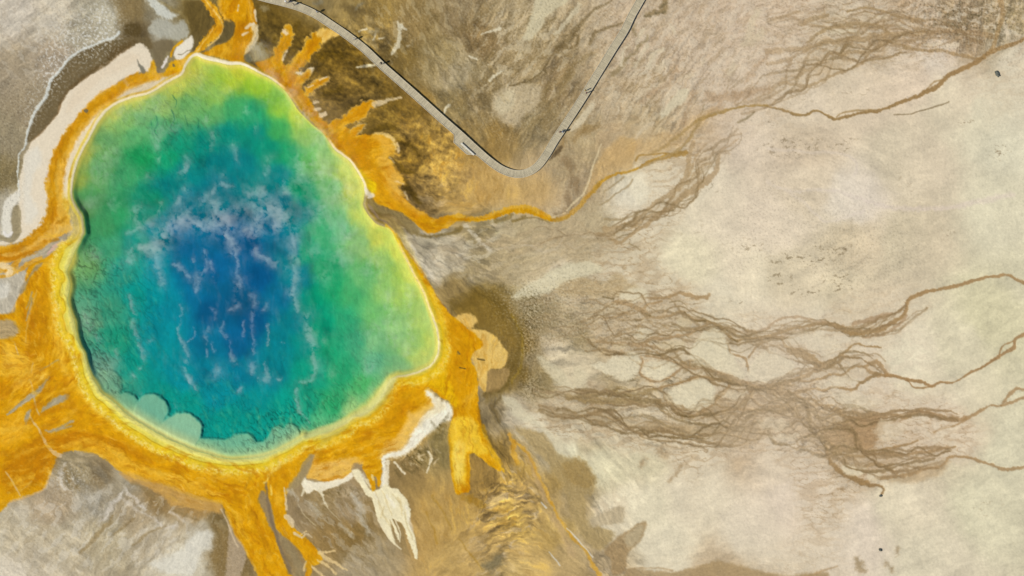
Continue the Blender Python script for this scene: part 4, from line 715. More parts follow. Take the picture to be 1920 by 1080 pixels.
band('b88c10', WID - .8, WID + .9, 1.1, .75, south * sst(-.35, -.05, fbm(U, V, 26, 2, 77)))
band('e9d45c', WID * .6 - 1, WID * .6 + 1, 1.2, .5, south)
rim('d8a81c', 4, 9, 2, .5, north)
rim('efe0b4', 0, 5, 1.6, .95, north)
rim('d8c24a', 4, 10, 2, .55, sector('130,330,1 140,300,.8 200,205,0 450,120,0 600,240,.3 640,280,0 120,500,0 800,600,1 825,640,1 810,690,1 400,870,0 700,400,0 300,160,0'))
S('efe2c0', '350,124,3 360,110,4 370,104,5 388,108,4 425,117,3 452,119,3 480,132,2', 1.6, .9, 1.2)
S('e0b070', '600,236,2 590,225,2 575,205,3 560,185,3 545,168,3', 4, .6, 1.5)
S('e8dcc0', '684,355,3 690,364,4 698,366,4 690,370,2', 2, .85, 1.5)
S('e2c016', '700,425,3 715,430,3 735,440,4 745,455,3', 3, .7, 1.5)
# inner colours of the spring (its bed, seen through clear water)
WB = """
440,570,0,82,126 400,500,4,96,150 350,470,0,98,148 480,520,0,84,140 440,640,0,92,142 520,560,0,108,146 355,560,0,104,148 380,640,0,108,144 450,700,0,122,146 400,740,0,138,144
300,620,0,142,148 330,700,0,140,146 500,700,0,126,134 300,500,0,138,150 290,430,6,134,140 350,380,0,118,134 400,350,0,114,124 450,300,0,120,120 480,250,0,132,110 420,240,0,130,110
520,330,0,124,120 550,400,0,120,120 500,430,0,104,140 330,430,0,108,150 400,300,0,120,118 340,320,0,128,122 330,270,10,142,104 380,270,0,132,112 540,460,0,108,130 560,520,0,120,130 470,600,0,84,138
570,470,20,148,102 560,350,12,140,92 600,500,34,154,96 590,560,0,150,106 600,610,0,150,108 620,650,20,154,102 580,700,0,150,116 640,700,34,160,102 540,760,0,150,126 560,640,0,136,120 545,600,0,120,128
470,790,0,150,130 420,790,0,150,130 560,800,34,160,122 620,760,40,160,96 680,720,72,170,92 700,600,104,174,92 740,620,134,186,100 780,640,152,190,96 790,600,162,190,90 760,540,168,196,80
720,480,152,190,92 680,450,130,180,102 650,550,62,160,92 640,420,104,176,116 620,350,112,176,100 600,300,152,190,100 640,320,188,200,92 570,250,142,182,82 520,200,132,180,52
560,220,182,196,62 480,160,152,186,42 420,150,166,190,50 400,180,132,176,72 350,200,112,170,92 300,200,142,180,92 260,220,112,170,102 230,230,132,180,92 200,270,112,170,96 180,310,92,164,90
160,360,80,158,88 230,330,62,160,96 260,290,22,154,82 310,290,12,150,98 280,370,12,140,100 220,400,42,150,86 190,420,62,150,86 200,470,62,158,108 160,490,110,164,92 230,500,30,150,126
250,560,0,150,132 200,580,52,150,112 165,600,100,164,120 210,640,22,150,112 250,680,0,150,126 190,690,110,160,130 230,720,42,150,120 300,740,0,150,130 350,760,0,150,130 380,140,174,190,70
430,200,60,160,90 470,210,30,150,96 500,270,6,136,104 520,240,60,160,80 540,290,20,146,90 580,300,100,176,90 660,350,196,200,90 670,400,176,192,80 700,440,196,196,70 740,470,192,198,66 770,520,184,196,70
720,540,140,186,92 680,520,96,172,96 620,540,20,154,94 800,640,176,192,80 800,670,168,186,84 740,690,120,176,110 700,680,90,170,120 660,640,60,160,110 700,640,110,176,110 640,600,40,158,104
700,740,120,180,110 660,770,140,190,110 600,790,70,170,110 570,760,20,154,116 250,190,182,192,80 210,210,186,192,80 320,160,180,190,70 450,130,188,190,40 360,125,190,190,60 160,290,180,180,70 145,340,140,160,60
147,380,90,140,70 350,520,0,96,140 320,580,0,134,150 310,560,0,132,146 330,500,0,108,148 380,580,0,84,134 420,440,0,92,140 460,460,0,88,142 280,560,0,146,146 280,660,0,144,142 470,750,0,138,132 380,700,0,128,148
520,640,0,124,132 570,580,0,140,116 600,440,60,164,104 520,380,0,112,126 300,350,0,126,120 260,400,20,140,110 250,450,16,140,120 250,250,90,170,100 290,240,70,160,96 400,210,96,170,92
"""
XB = field(WB, 3, R=27, warp=6., power=2.1) / 255. * 1.055
XB[..., 2] -= .22 * np.clip(XB[..., 2] - XB[..., 1], 0, 1); _l = XB.mean(-1, keepdims=True); XB = XB + (_l - XB) * .04; XB = XB * np.array([.96, .975, .99], f32)
tb = fbm(U, V, 40, 4, 611, .6)
XB = XB * (1 + tb[..., None] * np.array([.25, .12, .12], f32))
ins = sst(-1.2, 1.2, SD)
COL += (XB - COL) * ins[..., None]
# shallow shelf: pale yellow just inside the shore
shelf = sector('370,120,7 450,130,9 520,170,8 580,240,5 640,300,10 690,400,8 740,450,6 790,560,6 815,650,8 780,692,9 740,720,12 700,750,20 650,785,12 600,805,12 560,822,16 500,850,14 440,860,12 380,850,14 310,820,14 260,790,13 215,750,12 185,730,8 165,690,5 145,640,6 135,600,9 130,560,10 135,500,13 150,450,3 155,410,3 140,370,3 145,320,7 170,270,9 210,210,9 300,175,9 340,150,9')
ycol = sector('370,120,.9 450,130,.9 520,170,.6 580,240,.6 640,300,.6 690,400,.6 740,450,.6 790,560,.8 815,650,.8 780,692,.8 740,720,1 700,750,1 650,785,1 600,805,1 560,822,1 500,850,1 440,860,1 380,850,1 310,820,1 260,790,1 215,750,1 185,730,1 165,690,1 145,640,1 135,600,1 130,560,1 135,500,1 150,450,.8 155,410,.8 140,370,.7 145,320,.8 170,270,.8 210,210,.8 300,175,.8 340,150,.8')
m = ins * (1 - sst(.15, 1.15, SD / np.maximum(shelf, 1))) * ycol
COL += (hx('ddca58') - COL) * (m * .95)[..., None]
def inside(m): return m * ins
P('d4d082', '722,715 740,708 744,716 730,735 715,752 695,772 670,784 640,798 600,812 575,820 590,806 625,795 650,782 680,765 705,742', 5, .8, 1.5)
P('c9cf84', '458,858 500,848 540,832 570,816 585,808 640,790 610,812 575,824 540,842 490,860', 5, .6, 1.5)
# scalloped pale terraces on the south-west wall: raised, so the low sun shadows their rims
TER = ['178,706 184,696 192,693 206,694 217,699 225,712 226,724 221,736 223,742 214,748 204,748 190,738 180,722',
       '204,748 216,744 222,738 234,736 246,741 256,749 262,760 262,790 240,776 222,762',
       '257,792 252,770 258,752 268,741 280,738 292,739 304,748 313,762 314,776 307,790 302,800 296,812 280,806',
       '292,812 300,796 310,784 324,776 342,774 358,776 370,786 378,800 377,818 370,832 366,846 340,836 312,824',
       '370,848 368,834 374,822 392,823 410,823 424,823 436,817 450,811 462,812 474,820 482,828 500,822 508,806 520,800 528,806 534,798 548,797 556,802 560,812 560,824 530,840 490,856 440,862 400,856']
smooth_t = np.zeros(U.shape, f32)
TC = ['84b08a', '74b08a', '7cb894', '96c49a', '84bc92']
terr = np.zeros(U.shape, f32)
for s, c, tk in zip(TER, TC, (.45, .8, 1., 1., .8)):
    Q = spline(pts(s), 4, True); sl = box(Q, 12)
    d = poly_sd(Q, U[sl] + WX[sl] * 3., V[sl] + WY[sl] * 3.) + 1.2 * WN[sl]
    cov = sst(-3.5, 4.5, d) * sst(2, 10, SD[sl])
    grad = 1 - .0 * d
    lay(sl, cov * (.55 + .4 * tk) * ins[sl], c)
    top = sst(-2.6, 1.6, d) * sst(3, 11, SD[sl])
    top = top * tk
    terr[sl] = np.maximum(terr[sl], top)
    if c in ('74b08a', '7cb894', '96c49a'): smooth_t[sl] = np.maximum(smooth_t[sl], top)
# bays fading to yellow towards the shore below the terraces
m = ins * (1 - sst(2, 30, SD)) * sector('260,790,1 310,820,1 380,850,.85 440,860,.6 500,850,.7 560,822,.7 215,750,.4 185,730,.2 165,690,0 600,800,.3 700,750,.3 400,700,0 150,500,0 500,500,0')
COL += (hx('d3d288') - COL) * (m * .8)[..., None]
# cracked mats on the inner slopes
CK = field('150,480,1 165,500,1 150,540,.9 160,600,1 170,650,1 185,690,1 205,720,1 215,650,.7 240,700,.5 200,560,.6 260,720,.4 130,400,0 200,450,.3 220,400,.2 250,330,.35 280,270,.5 300,225,.6 360,210,.5 420,190,.3 240,260,.4 500,170,.1 560,250,.1 640,400,.15 700,500,.2 760,600,.1 700,680,.5 660,730,.6 600,760,.7 540,800,1 490,820,1 440,800,.6 400,780,.6 330,740,.4 300,700,.3 640,680,.35 600,700,.3 580,620,.15 500,720,.2 440,500,0 400,600,0 350,500,0 450,350,.1 700,770,.3 350,650,.1 740,650,.15', 1, R=30, warp=3)[..., 0]
xc = U + WX * 3; yc = V + WY * 3
ck1 = np.clip(1 - np.abs(fbm(xc, yc, 12, 3, 701, .5, math.radians(52), 2.6)) * 6.5, 0, 1)
ck2 = np.clip(1 - np.abs(fbm(xc, yc, 7.5, 2, 711, .5, math.radians(56), 3.)) * 6, 0, 1)
lum = fbm(xc, yc, 11, 3, 721, .6, math.radians(60), 2.2)
deepm = sst(4, 14, SD)
crk = (np.maximum(ck1, ck2 * .6) ** 2) * np.clip(CK, 0, 1) ** 1.3 * deepm * (1 - .9 * smooth_t)
COL *= (1 - .34 * crk * ins)[..., None]
COL += (hx('8cc08a') - COL) * (np.clip(lum, 0, 1) * .8 * np.clip(CK, 0, 1) * ins * deepm * (1 - .8 * smooth_t))[..., None]
COL *= (1 + .05 * fbm(U, V, 6, 3, 731, .6, math.radians(85), 3.)[..., None] * (ins)[..., None] * 1.6)
# thin dark fissures near the northern wall
S('1f6a50', '322,178,.8 328,190,.8 324,200,.7|288,218,.8 292,232,1 287,245,.8 292,252,.8|318,205,1 322,222,1 318,238,.9 326,250,.8|345,215,.8 350,235,.8|280,226,.7 284,250,.8|370,225,.8 366,240,.8', 1, .6 , 3)
# ------------------------------------------------------------------ crust texture
out = 1 - ins
fspk = fspk * sst(60, 130, -SD)
spk = sst(.2, .45, speck) * fspk * out
spd = sst(.16, .42, -speck) * fspk * out
COL += (np.array([.86, .83, .74], f32) - COL) * (spk * .22)[..., None]
COL *= (1 - .12 * spd)[..., None]
orange = sst(.3, .62, (COL[..., 0] - COL[..., 2])) * out
COL[..., 1] *= 1 + .035 * orange
of = orange * .62 * (.12 + .88 * sst(18, 40, -SD))
fib = np.zeros_like(U); fib2 = np.zeros_like(U)
for k in range(9):
    a0 = k * 20.
    w = np.clip(1 - np.abs((fang - a0 + 90) % 180 - 90) / 20., 0, 1); m = (w > 0) & (orange > .02)
    if not m.any(): continue
    x = U[m] + WX[m] * 6; y = V[m] + WY[m] * 6
    fib[m] += w[m] * fbm(x, y, 13, 4, 2100 + k, .55, math.radians(a0), 4.5)
    fib2[m] += w[m] * fbm(x, y, 6, 3, 2200 + k, .55, math.radians(a0), 5.5)
COL += (np.array([.66, .40, .03], f32) - COL) * (of * sst(.04, .34, fib) * .62)[..., None]
COL += (np.array([.93, .74, .30], f32) - COL) * (of * sst(.06, .40, -fib) * .55)[..., None]
COL += (np.array([.52, .33, .06], f32) - COL) * (of * sst(.18, .42, fib2) * .40)[..., None]
COL += (np.array([.96, .84, .52], f32) - COL) * (of * sst(.20, .44, -fib2) * .38)[..., None]
COL += (np.array([.90, .70, .08], f32) - COL) * (orange * np.exp(-((-SD - 30) / 18.) ** 2) * .22)[..., None]
ow = ridge * 1.3 + streak * .6 + 1.1 * blotch
COL += (np.array([.74, .465, .015], f32) - COL) * (orange * sst(.05, .9, -ow) * .6)[..., None]
COL += (np.array([.91, .71, .22], f32) - COL) * (orange * sst(.1, 1.0, ow) * .62)[..., None]
flat = sst(.62, .76, COL.mean(-1)) * sst(820, 980, U)
COL *= (1 + orange * (.07 * fbm(U, V, 4.5, 3, 1701, .65) + .10 * fbm(U + WX * 3, V + WY * 3, 16, 3, 1703, .6)))[..., None]
shorec = 1 - .75 * sst(520, 440, V) * sst(-190, -150, SD) * sst(.70, .80, COL.mean(-1))
COL *= (1 + out * shorec * (streak * .20 * fstr * (1 - .6 * orange) * (1 - .6 * flat)) + out * grain * .05 * (1 - orange))[..., None]
# the crusted white margin above the west shore
cm = np.exp(-((U - 150) / 60) ** 2 - ((V - 75) / 45) ** 2) + np.exp(-((U - 95) / 25) ** 2 - ((V - 135) / 45) ** 2) + .8 * np.exp(-((U - 195) / 30) ** 2 - ((V - 35) / 45) ** 2) + .6 * np.exp(-((U - 60) / 20) ** 2 - ((V - 200) / 40) ** 2) + .6 * np.exp(-((U - 130) / 40) ** 2 - ((V - 900) / 30) ** 2)
COL += (hx('e0ddd0') - COL) * (np.clip(cm, 0, 1) * sst(.05, .3, fbm(U, V, 5, 3, 801, .6)) * .75 * out)[..., None]
# sheltered brown speckle where the fan starts
cm = np.exp(-((U - 995) / 22) ** 2 - ((V - 580) / 35) ** 2) + np.exp(-((U - 992) / 16) ** 2 - ((V - 640) / 40) ** 2) + .8 * np.exp(-((U - 995) / 25) ** 2 - ((V - 725) / 25) ** 2)
nz = fbm(U, V, 4, 3, 811, .7)
COL += (hx('4a3c18') - COL) * (np.clip(cm, 0, 1) * sst(.0, .3, nz) * .7)[..., None]
COL += (hx('cbbb94') - COL) * (np.clip(cm, 0, 1) * sst(.15, .4, -nz) * .7)[..., None]
COL = COL + ((np.array([.78, .73, .62], f32) * (1 + .1 * blotch[..., None])) - COL) * OUTER[..., None]
COL = np.clip(COL, .004, .95)
# ------------------------------------------------------------------ relief (metres)
HGT += out * shorec * ((.10 * fbm(U, V, 26, 4, 901, .6) + .035 * ridge * fstr) * (1 - .5 * orange) + .018 * streak * fstr * (1 - .6 * orange) + .012 * speck * fspk)
HGT += .5 * fbm(U, V, 240, 3, 911) * np.clip((-SD - 30) / 200, 0, 1)
d = np.clip(SD, 0, 400)
cliff = sector('155,400,1 158,425,1 162,440,1 145,385,.8 137,365,.4 130,540,.7 134,575,1 145,620,1 155,660,1 175,705,.7 200,745,.5 230,770,.4 145,320,.2 300,170,.1 450,120,.1 640,290,.1 700,410,.2 820,640,.1 745,705,.5 725,725,.2 640,795,.1 572,822,.5 480,858,.1 350,840,.1 650,780,.5 250,785,.1 135,480,.3 300,400,0 500,600,0')
bed = -.10 - .35 * sst(2, 10, d) * cliff * 2. - 1.5 * (1 - np.exp(-d / 60.)) - 1.2 * sst(60, 200, d)
bed += terr * .42
bed += (-.11 * crk + .035 * lum * np.clip(CK, 0, 1)) * (1 - .8 * smooth_t) * sst(3, 14, d) * .9
bed += .05 * tb * sst(5, 30, d)
S(None, '165,416,4 168,430,4 170,440,4', 3, 1, .5, -.4)
HGT = HGT * (1 - sst(-2, 3, SD)) + (bed + HGT * .0) * sst(-2, 3, SD) + .10 * np.exp(-((SD + 5) / 4.) ** 2)
del x, y
# ------------------------------------------------------------------ meshes and materials
def to_world(u, v, z=0.): return ((u - 960) * M, (540 - v) * M, z)
def link(o, parent=None):
    sc.collection.objects.link(o)
    if parent is not None: o.parent = parent
    return o
def tag(o, label=None, cat=None, group=None, kind=None):
    for k, v in (('label', label), ('category', cat), ('group', group), ('kind', kind)):
        if v: o[k] = v
    return o
def mat(name, col=(.5, .5, .5), rough=.7, vary=.12, scale=3., bump=.0, attr=None, spec=.3):
    m = bpy.data.materials.new(name); m.use_nodes = True
    n = m.node_tree.nodes; l = m.node_tree.links; b = n["Principled BSDF"]
    b.inputs['Roughness'].default_value = rough; b.inputs['Specular IOR Level'].default_value = spec
    tc = n.new("ShaderNodeTexCoord"); no = n.new("ShaderNodeTexNoise"); no.inputs['Scale'].default_value = scale
    no.inputs['Detail'].default_value = 4; l.new(tc.outputs['Object'], no.inputs['Vector'])
    mr = n.new("ShaderNodeMapRange"); mr.inputs['From Min'].default_value = .3; mr.inputs['From Max'].default_value = .7
    mr.inputs['To Min'].default_value = 1 - vary; mr.inputs['To Max'].default_value = 1 + vary
    l.new(no.outputs['Fac'], mr.inputs['Value'])
    vm = n.new("ShaderNodeVectorMath"); vm.operation = 'SCALE'; l.new(mr.outputs[0], vm.inputs['Scale'])
    if attr:
        a = n.new("ShaderNodeAttribute"); a.attribute_name = attr; l.new(a.outputs['Color'], vm.inputs[0])
    else: vm.inputs[0].default_value = col
    l.new(vm.outputs[0], b.inputs['Base Color'])
    if bump:
        bp = n.new("ShaderNodeBump"); bp.inputs['Strength'].default_value = 1.; bp.inputs['Distance'].default_value = bump
        l.new(no.outputs['Fac'], bp.inputs['Height']); l.new(bp.outputs[0], b.inputs['Normal'])
    return m
def grid_mesh(name, verts, nx, ny, keep=None):
    idx = np.arange(nx * ny, dtype=np.int32).reshape(ny, nx)
    q = np.stack([idx[:-1, :-1], idx[1:, :-1], idx[1:, 1:], idx[:-1, 1:]], -1).reshape(-1, 4)
    if keep is not None: q = q[keep.reshape(-1)]
    me = bpy.data.meshes.new(name)
    me.vertices.add(len(verts)); me.vertices.foreach_set('co', verts.astype(np.float32).ravel())
    me.loops.add(q.size); me.loops.foreach_set('vertex_index', q.astype(np.int32).ravel())
    me.polygons.add(len(q)); me.polygons.foreach_set('loop_start', np.arange(0, q.size, 4, dtype=np.int32))
    me.polygons.foreach_set('use_smooth', np.ones(len(q), bool))
    me.update(calc_edges=True)
    return me
lin = np.where(COL < .04045, COL / 12.92, ((COL + .055) / 1.055) ** 2.4)
lin *= ALB
co = np.stack([(U - 960) * M, (540 - V) * M, HGT], -1).reshape(-1, 3)
gm = grid_mesh("ground", co, NXg, NYg)
at = gm.color_attributes.new("mineral", 'FLOAT_COLOR', 'POINT')
at.data.foreach_set('color', np.concatenate([lin, np.ones(lin.shape[:2] + (1,))], -1).astype(np.float32).ravel())
gmat = mat("mineral_crust", attr="mineral", rough=.88, vary=.035, scale=2.4, bump=.015, spec=.05)
gm.materials.append(gmat)
ground = tag(link(bpy.data.objects.new("ground", gm)), kind='structure')
def ground_z(u, v):
    i = int(np.clip(np.searchsorted(ug, u), 1, NXg - 1)); j = int(np.clip(np.searchsorted(vg, v), 1, NYg - 1))
    return float(HGT[j - 1:j + 1, i - 1:i + 1].mean())
# ------------------------------------------------------------------ water: a clear sheet at pool level
wm = bpy.data.materials.new("clear_water"); wm.use_nodes = True
n = wm.node_tree.nodes; l = wm.node_tree.links; n.remove(n["Principled BSDF"])
tr = n.new("ShaderNodeBsdfTransparent"); tr.inputs[0].default_value = (1, 1, 1, 1)
gl = n.new("ShaderNodeBsdfGlossy"); gl.inputs['Roughness'].default_value = .12
fr = n.new("ShaderNodeFresnel"); fr.inputs[0].default_value = 1.17
no = n.new("ShaderNodeTexNoise"); no.inputs['Scale'].default_value = 2.2; no.inputs['Detail'].default_value = 3
tc = n.new("ShaderNodeTexCoord"); l.new(tc.outputs['Object'], no.inputs['Vector'])
bp = n.new("ShaderNodeBump"); bp.inputs['Distance'].default_value = .03; l.new(no.outputs['Fac'], bp.inputs['Height'])
l.new(bp.outputs[0], gl.inputs['Normal']); l.new(bp.outputs[0], fr.inputs['Normal'])
mx = n.new("ShaderNodeMixShader"); l.new(fr.outputs[0], mx.inputs[0]); l.new(tr.outputs[0], mx.inputs[1]); l.new(gl.outputs[0], mx.inputs[2])
l.new(mx.outputs[0], n["Material Output"].inputs[0])
bm = bmesh.new()
c = POOL.mean(0)
vs = [bm.verts.new(to_world(*(q + (q - c) / np.linalg.norm(q - c) * 3.), -.06)) for q in POOL[::2]]
f = bm.faces.new(vs); bmesh.ops.triangulate(bm, faces=[f]); bmesh.ops.recalc_face_normals(bm, faces=bm.faces)
me = bpy.data.meshes.new("water"); bm.to_mesh(me); bm.free(); me.materials.append(wm)
water = tag(link(bpy.data.objects.new("water", me)), kind='structure')
# ------------------------------------------------------------------ steam drifting over the spring
sx = np.arange(110, 880, 1.8, dtype=np.float32); sy = np.arange(60, 880, 1.8, dtype=np.float32)
SU, SV = np.meshgrid(sx, sy)
QX = fbm(SU, SV, 30, 5, 21, .68) * 13; QY = fbm(SU, SV, 30, 5, 23, .68) * 15
T = np.zeros_like(SU)
def W(s, a):
    for part in s.split('|'):
        Q = spline(pts(part), 3, False); x = SU + QX * .8; y = SV + QY * .8
        best = np.zeros_like(x); halo = 0
        i0 = np.searchsorted(sx, Q[:, 0].min() - 70); i1 = np.searchsorted(sx, Q[:, 0].max() + 70)
        j0 = np.searchsorted(sy, Q[:, 1].min() - 70); j1 = np.searchsorted(sy, Q[:, 1].max() + 70)
        sl = (slice(j0, j1), slice(i0, i1)); x = x[sl]; y = y[sl]; best = best[sl]
        if len(Q) == 1: Q = np.concatenate([Q, Q + [[.1, .1, 0]]])
        for k in range(len(Q) - 1):
            ax, ay, aw = Q[k]; bx, by, bw = Q[k + 1]
            ex, ey = bx - ax, by - ay; L = ex * ex + ey * ey + 1e-6
            t = np.clip(((x - ax) * ex + (y - ay) * ey) / L, 0, 1)
            d = np.sqrt((x - ax - t * ex) ** 2 + (y - ay - t * ey) ** 2) / (aw + (bw - aw) * t)
            np.maximum(best, .9 * np.exp(-d * d * 1.9) + .16 * np.exp(-d * d * .3), out=best)
        T[sl] = T[sl] + a * best
W('268,463,9 282,468,12 296,466,14 306,450,16 318,432,16 334,418,17 355,418,14 386,422,14 407,418,15 425,412,15 434,424,12', 1.25)
W('413,398,14 405,380,8|427,440,8 436,455,8 444,464,9', 1.2)
W('465,434,10 478,436,12 486,420,15 496,400,16 512,392,17 534,406,16 520,424,12', 1.15)
W('498,362,13 470,362,11|534,346,8 538,362,9|480,380,14|450,395,16', .6)
W('352,356,6|336,382,7 338,372,5|302,386,4 298,400,3|390,373,9 384,380,7|407,346,5 402,358,5|421,348,5 438,354,4|358,400,12|300,300,4|352,310,3 345,330,3', .65)
W('262,390,9 252,412,9 271,426,8 245,436,7|285,420,12|250,470,9 245,490,8', .5)
W('298,484,7 300,507,6 307,534,6|386,468,4 388,498,6 376,518,9 372,530,7 371,552,2|332,498,4 348,507,5 357,519,5|364,487,3|396,488,2.6 402,508,3 406,524,4', .75)
W('444,470,3 445,505,3 452,526,9 448,536,7 442,552,3|480,474,7 507,490,6 517,496,7|434,475,5', .8)
W('552,434,13 552,470,12 556,505,8 550,545,9 557,572,5 556,584,3|536,500,6', .6)
W('244,557,4 254,575,5 250,603,3 261,637,3.4 275,672,4|302,524,4', .5)
W('340,572,2 341,590,2.6 338,624,2 350,649,4 354,670,4 348,693,4 358,712,3.4 366,722,4.4 371,734,3', .7)
W('365,612,1.4 366,628,1.4 354,643,1.4|394,574,2.4 406,586,4 402,610,3 386,624,5 389,640,3 391,670,1.6', .6)
W('444,560,5 448,576,6 434,584,3|473,553,6 480,568,6 475,590,5 475,624,3 478,660,2|500,574,6 494,580,4', .7)
W('552,550,8 546,548,6|577,598,11 584,630,10 590,662,8 592,690,8 584,710,5 561,722,5 558,745,4 564,770,3 580,790,2', .6)
W('421,605,2.4 419,622,3 432,640,3 433,657,4 444,682,4|475,684,8 475,706,3|407,696,10|502,694,5 500,714,5 497,680,2|521,708,4|452,732,4|252,706,5|284,642,5|486,712,3|458,600,1.6 456,630,2|505,610,1.4 501,650,1.6|530,640,1.4|265,690,4|400,640,1.4 405,660,1.4', .6)
W('487,92,20|512,140,14|545,175,16|575,215,18|604,255,20', .55)
W('600,330,34|640,360,30|600,400,34|650,440,26|580,300,22|560,340,12|700,500,26|640,480,22|610,520,12|590,470,14', .38)
W('765,540,12 768,600,12 764,660,12|730,560,16 735,640,18|700,620,20|690,690,14|620,700,12|610,640,10', .3)
W('190,330,26|170,380,18|215,380,18|290,190,26|240,210,24|330,240,16|300,260,12|200,290,22|180,480,14|220,500,12|160,590,9 190,640,8|220,660,8|270,740,8|330,760,6|560,130,18', .24)
W('352,300,7 340,325,6|400,250,8 396,275,6|438,270,7 444,300,6|480,240,7|465,210,9|505,300,8 500,330,6|300,250,12 296,280,8|420,330,7|280,330,9|560,300,10 566,330,9|390,225,10', .38)
W('345,110,14 380,160,22|430,170,20|300,150,16|500,190,16', .14)
nz = fbm(SU + QX, SV + QY, 24, 5, 31, .66, math.radians(70), 1.2); nf = fbm(SU + QX * .5, SV + QY * .5, 9, 3, 37, .6)
T = T * np.clip(.62 + 2.1 * nz + .9 * nf, 0, 2.)
T *= 1 - .35 * np.exp(-((SU - 430) / 110) ** 4 - ((SV - 590) / 110) ** 4)
T += .03 * sst(.12, .6, fbm(SU, SV, 22, 4, 43, .6, math.radians(82), 2.6)) * np.clip(1 - (((SU - 440) / 300) ** 2 + ((SV - 520) / 300) ** 2), 0, 1) * 3
T = np.clip(T, 0, 2.); T = T / (1 + .45 * T)
edge = np.minimum(np.minimum(SU - 110, 880 - SU), np.minimum(SV - 60, 880 - SV)); T *= sst(0, 30, edge)
T = T * STEAM_H * .9
ny, nx = T.shape
lift = .75 + .3 * fbm(SU, SV, 120, 2, 47)
topz = lift + T * .75; botz = lift - T * .25
a = T > .012
keep = a[:-1, :-1] | a[1:, :-1] | a[1:, 1:] | a[:-1, 1:]
xy = np.stack([(SU - 960) * M, (540 - SV) * M], -1)
vt = np.concatenate([xy, topz[..., None]], -1).reshape(-1, 3); vb = np.concatenate([xy, botz[..., None] - .001], -1).reshape(-1, 3)
idx = np.arange(nx * ny).reshape(ny, nx)
q = np.stack([idx[:-1, :-1], idx[1:, :-1], idx[1:, 1:], idx[:-1, 1:]], -1)[keep]
faces = [q, q[:, ::-1] + nx * ny]
def side(c0, c1, mask):     # close the rims of every wisp
    A = c0[mask]; B = c1[mask]
    return np.stack([A, B, B + nx * ny, A + nx * ny], -1)
kp = np.pad(keep, 1)
K = kp[1:-1, 1:-1]
faces.append(side(idx[:-1, :-1], idx[:-1, 1:], K & ~kp[:-2, 1:-1]))
faces.append(side(idx[1:, 1:], idx[1:, :-1], K & ~kp[2:, 1:-1]))
faces.append(side(idx[1:, :-1], idx[:-1, :-1], K & ~kp[1:-1, :-2]))
faces.append(side(idx[:-1, 1:], idx[1:, 1:], K & ~kp[1:-1, 2:]))
q = np.concatenate(faces); verts = np.concatenate([vt, vb])
used = np.unique(q); remap = np.zeros(len(verts), np.int64); remap[used] = np.arange(len(used)); q = remap[q]; verts = verts[used]
me = bpy.data.meshes.new("steam")
me.vertices.add(len(verts)); me.vertices.foreach_set('co', verts.astype(np.float32).ravel())
me.loops.add(q.size); me.loops.foreach_set('vertex_index', q.astype(np.int32).ravel())
me.polygons.add(len(q)); me.polygons.foreach_set('loop_start', np.arange(0, q.size, 4, dtype=np.int32))
me.update(calc_edges=True)
vmt = bpy.data.materials.new("steam"); vmt.use_nodes = True
n = vmt.node_tree.nodes; l = vmt.node_tree.links; n.remove(n["Principled BSDF"])
pv = n.new("ShaderNodeVolumePrincipled"); pv.inputs['Color'].default_value = (.97, 1, .94, 1); pv.inputs['Density'].default_value = STEAM_D
pv.inputs['Anisotropy'].default_value = -.15
l.new(pv.outputs[0], n["Material Output"].inputs['Volume']); me.materials.append(vmt)
steam = tag(link(bpy.data.objects.new("steam", me)), kind='stuff')
# ------------------------------------------------------------------ boardwalk
wood = mat("weathered_deck", (.46, .395, .255), .8, .1, 1.2)
n = wood.node_tree.nodes; l = wood.node_tree.links
g = n.new("ShaderNodeNewGeometry"); mr = n.new("ShaderNodeMapRange"); mr.inputs['To Min'].default_value = .86; mr.inputs['To Max'].default_value = 1.12
l.new(g.outputs['Random Per Island'], mr.inputs['Value'])
v2 = n.new("ShaderNodeVectorMath"); v2.operation = 'SCALE'; l.new(mr.outputs[0], v2.inputs['Scale'])
vm = [x for x in n if x.type == 'VECT_MATH' and x != v2][0]; l.new(vm.outputs[0], v2.inputs[0]); l.new(v2.outputs[0], n["Principled BSDF"].inputs['Base Color'])
kerb = mat("pale_edge_timber", (.52, .46, .33), .8, .1, 2.)
beamm = mat("dark_damp_timber", (.11, .09, .06), .85, .15, 3.)
PATH = """120,-160 200,-104 300,-62 380,-38 440,-20 480,-8 505,-1 530,5 562,14.5 592,28 622,47.5 652,68 684,93 715,122.5 745,149 775,175.5 800,198 825,220.5 845,238 865,255.5 885,274 905,292 922,306 940,318 960,325.5 978,326.5 995,321 1008,311.5 1019,298 1029,282.5 1038.5,266 1060,233.5 1080,203 1101,170 1125,131 1150,90.5 1171,57 1184,30 1201,0 1222,-38 1255,-100 1290,-165 1345,-260 1410,-350"""
PL = spline(pts(PATH), 10, False); PL = PL[:, :2].astype(float)
seg = np.linalg.norm(np.diff(PL, axis=0), axis=1); cum = np.concatenate([[0], np.cumsum(seg)])
def at_s(s):
    x = np.interp(s, cum, PL[:, 0]); y = np.interp(s, cum, PL[:, 1])
    e = 1.5; tx = np.interp(s + e, cum, PL[:, 0]) - np.interp(s - e, cum, PL[:, 0]); ty = np.interp(s + e, cum, PL[:, 1]) - np.interp(s - e, cum, PL[:, 1])
    L = math.hypot(tx, ty); return x, y, tx / L, ty / L
HW = 7.2                      # half width of the deck in survey units (about one metre)
sp = cum[np.argmin(np.abs(PL - np.array([872., 262.])).sum(1))]
def extra(s):                 # the wider viewing platform by the bench
    return float(np.interp(s, [sp - 21, sp - 14, sp + 20, sp + 34], [0, 11.5, 11.5, 0]))
DZ = .43
